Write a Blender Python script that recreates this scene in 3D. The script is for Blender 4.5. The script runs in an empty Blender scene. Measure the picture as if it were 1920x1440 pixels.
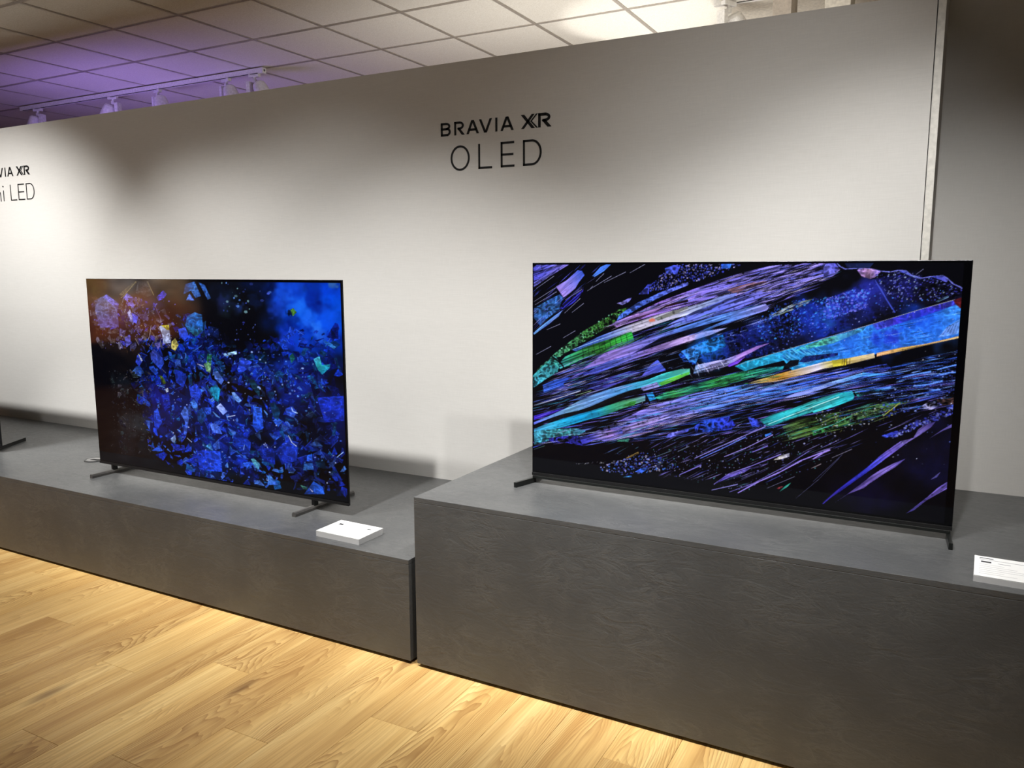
import bpy, bmesh, math, random
import numpy as np
from mathutils import Matrix, Vector

random.seed(7)
S = bpy.context.scene
COL = S.collection
R_ = math.radians

# ------------------------------------------------------------------ camera, world, light, exposure
D, H1, H2, YP, HTOP, HC = 3.381, 0.414, 0.6626, 2.338, 2.465, 3.008
cam = bpy.data.cameras.new('camera'); camo = bpy.data.objects.new('camera', cam); COL.objects.link(camo)
cam.sensor_fit = 'HORIZONTAL'; cam.sensor_width = 36.0; cam.lens = 1499.39 * 36 / 1920
cam.clip_start = 0.02; cam.clip_end = 60
def camera_matrix(yaw, pitch, roll, loc):
    fw = Vector((-math.sin(yaw), math.cos(yaw), 0)); rt = Vector((math.cos(yaw), math.sin(yaw), 0)); up = Vector((0, 0, 1))
    f = fw * math.cos(pitch) + up * math.sin(pitch); u = up * math.cos(pitch) - fw * math.sin(pitch)
    r3 = rt * math.cos(roll) + u * math.sin(roll); u3 = u * math.cos(roll) - rt * math.sin(roll)
    m = Matrix((r3, u3, -f)).transposed().to_4x4(); m.translation = loc
    return m
camo.matrix_world = camera_matrix(0.4942, -0.1439, -0.0028, (0, 0, 1.4948))
S.camera = camo
S.view_settings.view_transform = 'Standard'; S.view_settings.look = 'None'
S.view_settings.gamma = 1.0; S.view_settings.use_curve_mapping = False
S.view_settings.exposure = 0.0

w = bpy.data.worlds.new('room_air'); S.world = w; w.use_nodes = True
w.node_tree.nodes['Background'].inputs[0].default_value = (1.0, 0.93, 0.84, 1)
w.node_tree.nodes['Background'].inputs[1].default_value = 0.02

def aim(o, loc, target):
    o.location = loc
    d = Vector(target) - Vector(loc)
    o.rotation_euler = d.to_track_quat('-Z', 'Y').to_euler()
def spot(name, loc, target, power, size, blend, col, r=0.03):
    l = bpy.data.lights.new(name, 'SPOT'); l.energy = power; l.spot_size = R_(size); l.spot_blend = blend
    l.color = col; l.shadow_soft_size = r
    o = bpy.data.objects.new(name, l); COL.objects.link(o); aim(o, loc, target); return o
def area(name, loc, target, power, sx, sy, col, spread=180):
    l = bpy.data.lights.new(name, 'AREA'); l.shape = 'RECTANGLE'; l.size = sx; l.size_y = sy; l.energy = power
    l.color = col; l.spread = R_(spread)
    o = bpy.data.objects.new(name, l); COL.objects.link(o); aim(o, loc, target); return o

WARM = (1.0, 0.99, 0.97)
for lx, tx, tz, pw, size, bl in [(-.05, -.65, 1.4, 62, 70, 1.0), (-.05, .0, 1.0, 95, 86, .7), (-.65, -1.05, .3, 135, 84, 1.0), (-.05, -.6, 1.8, 34, 76, .7),
                                 (-2.2, -2.2, .5, 178, 86, 1.0), (-3.0, -3.0, .6, 95, 100, 1.0), (-3.8, -3.8, .5, 80, 98, 1.0), (-4.6, -4.0, 1.4, 90, 60, 1.0),
                                 (-5.0, -5.6, 1.0, 205, 96, 1.0), (-6.1, -6.0, 1.6, 110, 84, .8)]:
    spot('ceiling_or_fill_spot', (lx, 1.68, 2.72), (tx, 2.9, tz), pw * 1.08, size, bl, WARM, .032)
for x, y, p in [(-5.2, 2.5, 34), (-4.1, 2.5, 30), (-3.1, 2.5, 26), (-2.2, 2.45, 16), (-1.3, 2.5, 36), (-.5, 2.5, 24), (.5, 2.6, 7)]:
    spot('ceiling_or_fill_spot', (x, 1.68, 2.72), (x + .02, y + .2, H1), p * 7.0, 42, 1.0, WARM, .032)  # extra spots added to brighten the plinth tops
# showroom spot behind the camera, then fill lights added for ambient
spot('room_spot', (-.7, -4.0, 2.66), (-.9, 2.7, 1.0), 8, 50, 1.0, WARM, .05)
for x in (-7, -4, -1, 2): area('room_fill_light', (x, -2.2, 2.95), (x, -2.0, 0), 7, .6, .6, (1.0, .97, .94))  # added fill, lifts the ambient by bouncing off the floor
area('ceiling_bounce_fill', (-4.5, .2, 2.2), (-4.5, .6, 3.0), 17, 5.0, .3, (.93, .96, 1.0))  # added upward fill, bounced off the ceiling onto wall and plinth tops
# lit displays on the far side of the wall
area('violet_display', (-5.9, 3.93, 1.75), (-5.9, 6.0, 2.6), 21, 1.6, .9, (.40, .26, 1.0))
area('white_display', (-1.7, 3.93, 1.6), (-1.7, 6.0, 2.4), 50, 2.2, .9, (1.0, .96, .9))
spot('ceiling_uplight', (-1.75, 5.3, 1.9), (-1.75, 5.0, 3.0), 40, 50, .3, (1.0, .97, .92), .05)


# ------------------------------------------------------------------ materials
def srgb(c): return tuple(((v / 255) / 12.92 if v / 255 <= .04045 else ((v / 255 + .055) / 1.055) ** 2.4) for v in c) + (1,)
class MT:
    """small node helper around one material"""
    def __init__(self, name, col=(200, 200, 200), rough=.5, metal=0.0, spec=.5):
        self.m = bpy.data.materials.new(name); self.m.use_nodes = True
        self.nt = self.m.node_tree; self.b = self.nt.nodes['Principled BSDF']
        self.b.inputs['Base Color'].default_value = srgb(col); self.b.inputs['Roughness'].default_value = rough
        self.b.inputs['Metallic'].default_value = metal; self.b.inputs['Specular IOR Level'].default_value = spec
    def n(self, t, **kw):
        nd = self.nt.nodes.new(t)
        for k, v in kw.items():
            if k in nd.inputs: nd.inputs[k].default_value = v
            else: setattr(nd, k, v)
        return nd
    def l(self, a, b): self.nt.links.new(a, b)
    def math(self, op, a, b=None, c=None):
        nd = self.nt.nodes.new('ShaderNodeMath'); nd.operation = op
        for i, v in enumerate((a, b, c)):
            if v is None: continue
            if hasattr(v, 'is_linked'): self.l(v, nd.inputs[i])
            else: nd.inputs[i].default_value = v
        return nd.outputs[0]
    def mix(self, f, a, b, mode='MIX'):
        nd = self.nt.nodes.new('ShaderNodeMix'); nd.data_type = 'RGBA'; nd.blend_type = mode
        for i, v in ((0, f), (6, a), (7, b)):
            if hasattr(v, 'is_linked'): self.l(v, nd.inputs[i])
            else: nd.inputs[i].default_value = v
        return nd.outputs[2]
    def ramp(self, f, *stops):
        nd = self.nt.nodes.new('ShaderNodeValToRGB'); self.l(f, nd.inputs[0])
        e = nd.color_ramp.elements
        while len(e) < len(stops): e.new(.5)
        for i, (p, c) in enumerate(stops): e[i].position = p; e[i].color = c if len(c) == 4 else tuple(c) + (1,)
        return nd.outputs[0]
    def coords(self, kind='Object', scale=(1, 1, 1)):
        t = self.n('ShaderNodeTexCoord'); mp = self.n('ShaderNodeMapping'); mp.inputs['Scale'].default_value = scale
        self.l(t.outputs[kind], mp.inputs[0]); return mp.outputs[0]
    def noise(self, v, scale, detail=4, rough=.55, dist=0):
        nd = self.n('ShaderNodeTexNoise', Scale=scale, Detail=detail, Roughness=rough, Distortion=dist)
        if v is not None: self.l(v, nd.inputs['Vector'])
        return nd.outputs['Fac']
    def bump(self, h, strength, dist):
        b = self.n('ShaderNodeBump', Strength=strength, Distance=dist); self.l(h, b.inputs['Height'])
        self.l(b.outputs[0], self.b.inputs['Normal'])

def m_wall():
    t = MT('woven_wall_covering', (206, 204, 200), .9, 0, .12)
    v = t.coords('Object', (1, 1, 1))
    a = t.noise(t.coords('Object', (14, 14, 420)), 1.0, 3); b = t.noise(t.coords('Object', (420, 420, 20)), 1.0, 2)
    s = t.math('ADD', t.math('MULTIPLY', a, .6), t.math('MULTIPLY', b, .4))
    c = t.ramp(s, (.3, srgb((201, 199, 195))), (.7, srgb((210, 208, 204))))
    t.l(c, t.b.inputs['Base Color']); t.bump(s, .12, .001); return t.m
def m_plain(name, col, rough=.5, metal=0., spec=.5, ns=60, amt=.06):
    t = MT(name, col, rough, metal, spec)
    f = t.noise(t.coords(), ns, 3)
    lo = tuple(max(0, c * (1 - amt)) for c in col); hi = tuple(min(255, c * (1 + amt)) for c in col)
    t.l(t.ramp(f, (.3, srgb(lo)), (.7, srgb(hi))), t.b.inputs['Base Color'])
    return t.m
def m_slate():
    t = MT('slate_laminate', (86, 86, 85), .4, 0, .5)
    v = t.coords('Object', (1, 1, 1))
    big = t.noise(v, 2.2, 3, .5, .6)
    # creases: thin ridges of a warped, stretched noise, like cleft slate
    vs = t.n('ShaderNodeMapping'); vs.inputs['Rotation'].default_value = (0.3, 0.5, 0.55); vs.inputs['Scale'].default_value = (3.0, 7.0, 7.0)
    t.l(v, vs.inputs[0])
    n1 = t.noise(vs.outputs[0], 2.3, 8, .64, 1.0); n2 = t.noise(vs.outputs[0], 6.5, 7, .62, 1.3)
    r1 = t.math('SUBTRACT', 1.0, t.math('MULTIPLY', t.math('ABSOLUTE', t.math('SUBTRACT', n1, .5)), 14.0))
    r1 = t.math('MAXIMUM', r1, 0.0)
    mask = t.ramp(t.noise(v, 5.0, 2), (.38, (0, 0, 0)), (.62, (1, 1, 1)))
    r2 = t.math('MAXIMUM', t.math('SUBTRACT', 1.0, t.math('MULTIPLY', t.math('ABSOLUTE', t.math('SUBTRACT', n2, .5)), 10.0)), 0.0)
    crease = t.math('MULTIPLY', t.math('ADD', r1, t.math('MULTIPLY', r2, .6)), mask)
    fine = t.noise(v, 90, 4)
    c = t.ramp(big, (.3, srgb((70, 71, 72))), (.7, srgb((78, 79, 79))))
    c = t.mix(t.math('MULTIPLY', crease, .13), c, srgb((120, 120, 118)))
    t.l(c, t.b.inputs['Base Color'])
    h = t.math('ADD', t.math('MULTIPLY', n1, 1.2), t.math('ADD', t.math('MULTIPLY', crease, .22), t.math('MULTIPLY', fine, .12)))
    h = t.math('ADD', h, t.math('MULTIPLY', n2, .35))
    t.b.inputs['IOR'].default_value = 1.5
    t.bump(h, .34, .0045)
    t.l(t.ramp(n2, (.3, (.30, .30, .30)), (.7, (.42, .42, .42))), t.b.inputs['Roughness'])
    return t.m
def m_wood():
    t = MT('oak_laminate', (200, 165, 110), .42, 0, .35)
    tc = t.n('ShaderNodeTexCoord'); oi = t.n('ShaderNodeObjectInfo')
    off = t.n('ShaderNodeCombineXYZ')
    t.l(t.math('MULTIPLY', oi.outputs['Random'], 37.0), off.inputs[0]); t.l(t.math('MULTIPLY', oi.outputs['Random'], 91.0), off.inputs[1]); t.l(t.math('MULTIPLY', oi.outputs['Random'], 53.0), off.inputs[2])
    add = t.n('ShaderNodeVectorMath', operation='ADD'); t.l(tc.outputs['Object'], add.inputs[0]); t.l(off.outputs[0], add.inputs[1])
    def mp(scale):
        m = t.n('ShaderNodeMapping'); m.inputs['Scale'].default_value = scale; t.l(add.outputs[0], m.inputs[0]); return m.outputs[0]
    sx = t.n('ShaderNodeSeparateXYZ'); t.l(tc.outputs['Object'], sx.inputs[0])
    x, y = sx.outputs[0], sx.outputs[1]
    warp = t.noise(mp((5, 1.1, 1)), 1.0, 3, .5)
    warp2 = t.noise(mp((14, 2.6, 1)), 1.0, 3, .5)
    xo = t.math('ADD', x, t.math('MULTIPLY', t.math('SUBTRACT', oi.outputs['Random'], .5), .12))
    para = t.math('MULTIPLY', t.math('MULTIPLY', xo, xo), 95.0)
    f = t.math('ADD', t.math('ADD', t.math('MULTIPLY', y, 1.5), para), t.math('ADD', t.math('MULTIPLY', warp, 2.6), t.math('MULTIPLY', warp2, .55)))
    ring = t.math('FRACT', t.math('MULTIPLY', f, 6.5))
    ring = t.math('MULTIPLY', ring, ring)
    zone = t.ramp(t.noise(mp((4.0, 1.3, 1)), 1.0, 2), (.44, (0, 0, 0)), (.60, (1, 1, 1)))
    fibre = t.noise(mp((150, 3.2, 1)), 1.0, 4, .6)
    broad = t.noise(mp((16, .8, 1)), 1.0, 3, .5)
    c = t.ramp(broad, (.28, srgb((196, 157, 97))), (.5, srgb((216, 180, 117))), (.74, srgb((231, 201, 139))))
    c = t.mix(t.math('MULTIPLY', t.math('SUBTRACT', 1.0, t.ramp(fibre, (.34, (0, 0, 0)), (.60, (1, 1, 1)))), .5), c, srgb((172, 130, 76)))
    c = t.mix(t.math('MULTIPLY', t.math('MULTIPLY', ring, zone), .8), c, srgb((150, 108, 60)))
    # knots
    vo = t.n('ShaderNodeTexVoronoi', Scale=1.0); t.l(mp((6.2, 1.7, 1)), vo.inputs['Vector'])
    kd = t.math('ADD', vo.outputs['Distance'], t.math('MULTIPLY', t.math('SUBTRACT', warp2, .5), .22))
    k = t.ramp(kd, (.04, (1, 1, 1)), (.19, (0, 0, 0)))
    kc = t.n('ShaderNodeSeparateColor'); t.l(vo.outputs['Color'], kc.inputs[0])
    kk = t.math('MULTIPLY', k, t.math('GREATER_THAN', kc.outputs[0], .55))
    c = t.mix(t.math('MULTIPLY', kk, .75), c, srgb((112, 80, 48)))
    tint = t.ramp(oi.outputs['Random'], (0, (.87, .83, .78)), (.5, (1, 1, 1)), (1, (1.10, 1.10, 1.06)))
    c = t.mix(1.0, c, tint, 'MULTIPLY')
    t.l(c, t.b.inputs['Base Color'])
    t.bump(fibre, .1, .0006)
    return t.m
def m_tile():
    t = MT('mineral_ceiling_tile', (225, 222, 214), .95, 0, .1)
    v = t.coords('Object'); n = t.noise(v, 160, 4, .7)
    c = t.ramp(n, (.32, srgb((208, 203, 192))), (.62, srgb((228, 225, 217))))
    t.l(c, t.b.inputs['Base Color']); t.bump(n, .35, .002); return t.m
def m_metal_brushed(name, col, rough):
    t = MT(name, col, rough, .85)
    n = t.noise(t.coords('Object', (300, 8, 300)), 1.0, 3)
    t.l(t.ramp(n, (.3, (rough * .8,) * 3), (.7, (rough * 1.2,) * 3)), t.b.inputs['Roughness']); return t.m
def m_screen():
    t = MT('lit_glass_screen', (4, 4, 6), .05, 0, .24)
    at = t.n('ShaderNodeAttribute', attribute_name='picture')
    t.l(at.outputs['Color'], t.b.inputs['Emission Color']); t.b.inputs['Emission Strength'].default_value = 1.22
    return t.m
def m_acrylic():
    t = MT('clear_acrylic', (250, 250, 250), .03, 0, .5)
    t.b.inputs['Transmission Weight'].default_value = .45; t.b.inputs['IOR'].default_value = 1.49
    n = t.noise(t.coords(), 30, 2); t.l(t.ramp(n, (.3, (.02, .02, .02)), (.7, (.05, .05, .05))), t.b.inputs['Roughness'])
    return t.m

WALL = m_wall(); SLATE = m_slate(); WOOD = m_wood(); TILE = m_tile()
GRID = m_plain('painted_grid_metal', (188, 180, 170), .33, .3)
WHITE = m_plain('white_powder_coat', (226, 224, 220), .45)
TRIM = m_plain('pale_edge_profile', (205, 202, 194), .5)
ROOMW = m_plain('room_wall_paint', (66, 62, 58), .9, 0, .1)
BLACK = m_plain('black_satin_plastic', (14, 14, 15), .35)
FRAME = m_metal_brushed('dark_titanium', (52, 52, 54), .35)
LEGM = m_plain('dark_foot_metal', (84, 82, 80), .4, .3)
BLADE = m_plain('black_foot_metal', (30, 32, 31), .35, .5)
VINYL = m_plain('black_vinyl', (10, 10, 11), .6, 0, .3)
KICK = m_plain('black_plinth_base', (8, 8, 8), .9, 0, .05)
PAPER = m_plain('white_card', (226, 226, 224), .6, 0, .2, 40, .01)
INK = m_plain('grey_print', (60, 60, 63), .8, 0, .1)
INKL = m_plain('pale_print', (150, 150, 153), .8, 0, .1)
RING = m_plain('grey_grommet_plastic', (120, 119, 118), .4)
SCREEN = m_screen(); ACRYL = m_acrylic()
SOFFIT = m_plain('painted_soffit', (214, 208, 196), .9, 0, .1)

# ------------------------------------------------------------------ mesh helpers
def link(name, me, mat, parent=None, loc=(0, 0, 0)):
    o = bpy.data.objects.new(name, me); COL.objects.link(o)
    if mat and not me.materials: me.materials.append(mat)
    o.location = loc
    if parent: o.parent = parent
    return o
def mesh_from_bm(name, bm):
    me = bpy.data.meshes.new(name); bmesh.ops.recalc_face_normals(bm, faces=bm.faces); bm.to_mesh(me); bm.free(); return me
def add_box(bm, x0, x1, y0, y1, z0, z1, bev=0.0):
    m = Matrix.Translation(((x0 + x1) / 2, (y0 + y1) / 2, (z0 + z1) / 2)) @ Matrix.Diagonal((x1 - x0, y1 - y0, z1 - z0, 1))
    g = bmesh.ops.create_cube(bm, size=1, matrix=m)
    if bev:
        ed = list({e for v in g['verts'] for e in v.link_edges})
        bmesh.ops.bevel(bm, geom=ed, offset=bev, segments=2, affect='EDGES', profile=.5)
def box(name, mat, parent, x0, x1, y0, y1, z0, z1, bev=0.0, loc=(0, 0, 0)):
    bm = bmesh.new(); add_box(bm, x0, x1, y0, y1, z0, z1, bev)
    return link(name, mesh_from_bm(name, bm), mat, parent, loc)
def add_prism(bm, pts, axis, a, b):
    """extrude a 2-D outline along an axis between a and b; pts are the two other coordinates in x,y,z order"""
    def P(p, t): return (t, p[0], p[1]) if axis == 0 else (p[0], t, p[1]) if axis == 1 else (p[0], p[1], t)
    v0 = [bm.verts.new(P(p, a)) for p in pts]; v1 = [bm.verts.new(P(p, b)) for p in pts]
    bm.faces.new(v0); bm.faces.new(v1[::-1])
    for i in range(len(pts)): j = (i + 1) % len(pts); bm.faces.new((v0[i], v0[j], v1[j], v1[i]))
def add_lathe(bm, prof, n=24, mat=Matrix()):
    rings = [[bm.verts.new(mat @ Vector((r * math.cos(2 * math.pi * k / n), r * math.sin(2 * math.pi * k / n), z))) for k in range(n)] for r, z in prof]
    for a, b in zip(rings, rings[1:]):
        for k in range(n): bm.faces.new((a[k], a[(k + 1) % n], b[(k + 1) % n], b[k]))
    for r in (rings[0], rings[-1]):
        try: bm.faces.new(r)
        except ValueError: pass
def thing(name, label, cat, loc=(0, 0, 0), group=None):
    o = bpy.data.objects.new(name, None); COL.objects.link(o); o.location = loc; o.empty_display_size = .1
    tag(o, label, cat, group); return o
def tag(o, label, cat, group=None):
    o['label'] = label; o['category'] = cat
    if group: o['group'] = group
def struct(o): o['kind'] = 'structure'; return o

# ------------------------------------------------------------------ setting: walls
struct(box('wall_back', WALL, None, -10.5, -.0915, D, D + .10, 0, HTOP))['label'] = 'tall free-standing grey fabric display wall behind the plinths'
struct(box('wall_right', WALL, None, -.15, 3.2, 4.0, 4.1, 0, 2.80))['label'] = 'plain grey wall set back beyond the pale vertical edge strip at right'
struct(box('trim_1', TRIM, None, -.0875, -.0620, D - .009, D + .09, 0, 2.62, .001))['label'] = 'pale vertical edge strip closing the display wall'
struct(box('wall_left', ROOMW, None, -13.2, -13.1, -7, 10, 0, HC))
struct(box('wall_front', ROOMW, None, -13.1, 5, -7.1, -7, 0, HC))
struct(box('wall_far', ROOMW, None, -13.1, 5, 10, 10.1, 0, HC))
struct(box('wall_side', ROOMW, None, 5, 5.1, -7, 10, 0, HC))

struct(box('return_light_block', WALL, None, -.15, -.0625, D + .101, 3.999, 0, 2.62))  # unseen panel added to stop light leaking onto the right wall
# floor: base slab and single planks 193 mm wide
floor = struct(box('floor', WOOD, None, -13.1, 5, -7, 10, -.06, -.0045))
PW, PL, X0 = .193, 1.285, -2.5765
joint = {0: 1.382, -1: 1.80, 1: 1.998, 3: 1.703, 5: 1.98, 9: 2.135, -4: 1.945, -7: 2.227}
def plank_mesh(L):
    bm = bmesh.new(); add_box(bm, -PW / 2 + .0004, PW / 2 - .0004, -L / 2 + .0004, L / 2 - .0004, -.004, 0)
    ed = [e for e in bm.edges if all(v.co.z > -.001 for v in e.verts)]
    bmesh.ops.bevel(bm, geom=ed, offset=.0009, segments=1, affect='EDGES')
    me = mesh_from_bm('plank', bm); me.materials.append(WOOD); return me
PM = plank_mesh(PL)
for k in range(-16, 14):
    j = joint.get(k, 2.62 + ((k * 37) % 11) * .012)
    y = j + PL / 2 if j < 2.35 else j - PL / 2
    ys = [j - PL / 2, j - PL * 1.5] + ([j + PL / 2] if j < 2.4 else [])
    for yc in ys:
        link('plank', PM, None, floor, (X0 + (k + .5) * PW, yc, 0))

# ceiling: slab, T-bar grid and single tiles of 600 mm
ceiling = struct(box('ceiling', TILE, None, -13.1, 5, -7, 10, HC + .012, HC + .1))
GX, GY = -5.9703, 3.5194
bm = bmesh.new(); add_box(bm, -.289, .289, -.289, .289, -.004, .008)
ed = [e for e in bm.edges if all(v.co.z < 0 for v in e.verts)]
bmesh.ops.bevel(bm, geom=ed, offset=.003, segments=1, affect='EDGES')
TM = mesh_from_bm('ceiling_tile', bm); TM.materials.append(TILE)
IX = range(-8, 10); JY = range(-2, 4)
for i in IX:
    for j in JY:
        if GX + i * .6 > -1.35 and j >= 1: continue
        link('ceiling_tile', TM, None, ceiling, (GX + (i + .5) * .6, GY + (j + .5) * .6, HC + .004))
for i in IX:
    x = GX + i * .6
    box('grid_bar', GRID, ceiling, -.011, .011, GY - 1.2, GY + 2.4, -.003, .012, 0, (x, 0, HC))
for j in list(JY) + [4]:
    box('grid_bar', GRID, ceiling, GX - 4.8, GX + 6.0, -.0115, .0115, -.0035, .012, 0, (0, GY + j * .6, HC))
struct(box('trim_2', SOFFIT, None, -1.22, 3.2, 4.3, 6.5, HC - .03, HC - .004))['label'] = 'smooth pale ceiling soffit seen over the right part of the display wall'
o = box('square_column', m_plain('column_paint', (176, 166, 154), .8), None, -.907, -.811, 4.62, 4.8, .0, HC - .031, .002)
tag(o, 'plain grey-beige square column behind the display wall, above its right part', 'column')
o = box('square_column', SOFFIT, None, -.645, -.52, 4.62, 4.8, 0, HC - .031, .002)
tag(o, 'pale column behind the display wall, nearest its top right end', 'column')

# ------------------------------------------------------------------ plinths
def plinth(label, x0, x1, h):
    t = thing('display_plinth', label, 'plinth', ((x0 + x1) / 2, YP, 0)); cx = (x0 + x1) / 2; wx = (x1 - x0) / 2; dp = D - YP - .001
    box('front_panel', SLATE, t, -wx, wx, 0, .018, .013, h - .0185, .0012)
    box('top_panel', SLATE, t, -wx, wx, 0, dp, h - .018, h, .0012)
    for s in (-1, 1): box('side_panel', SLATE, t, min(s * wx, s * (wx - .018)), max(s * wx, s * (wx - .018)), .0185, dp, .013, h - .0185)
    box('base', KICK, t, -wx + .03, wx - .03, .022, dp - .02, 0.0, .0125)
    return t
plinth('long low slate grey plinth carrying the blue crystal television', -9.8, -1.702, H1)
plinth('taller slate grey plinth at right carrying the coloured streak television', -1.672, 2.3, H2)

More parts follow.
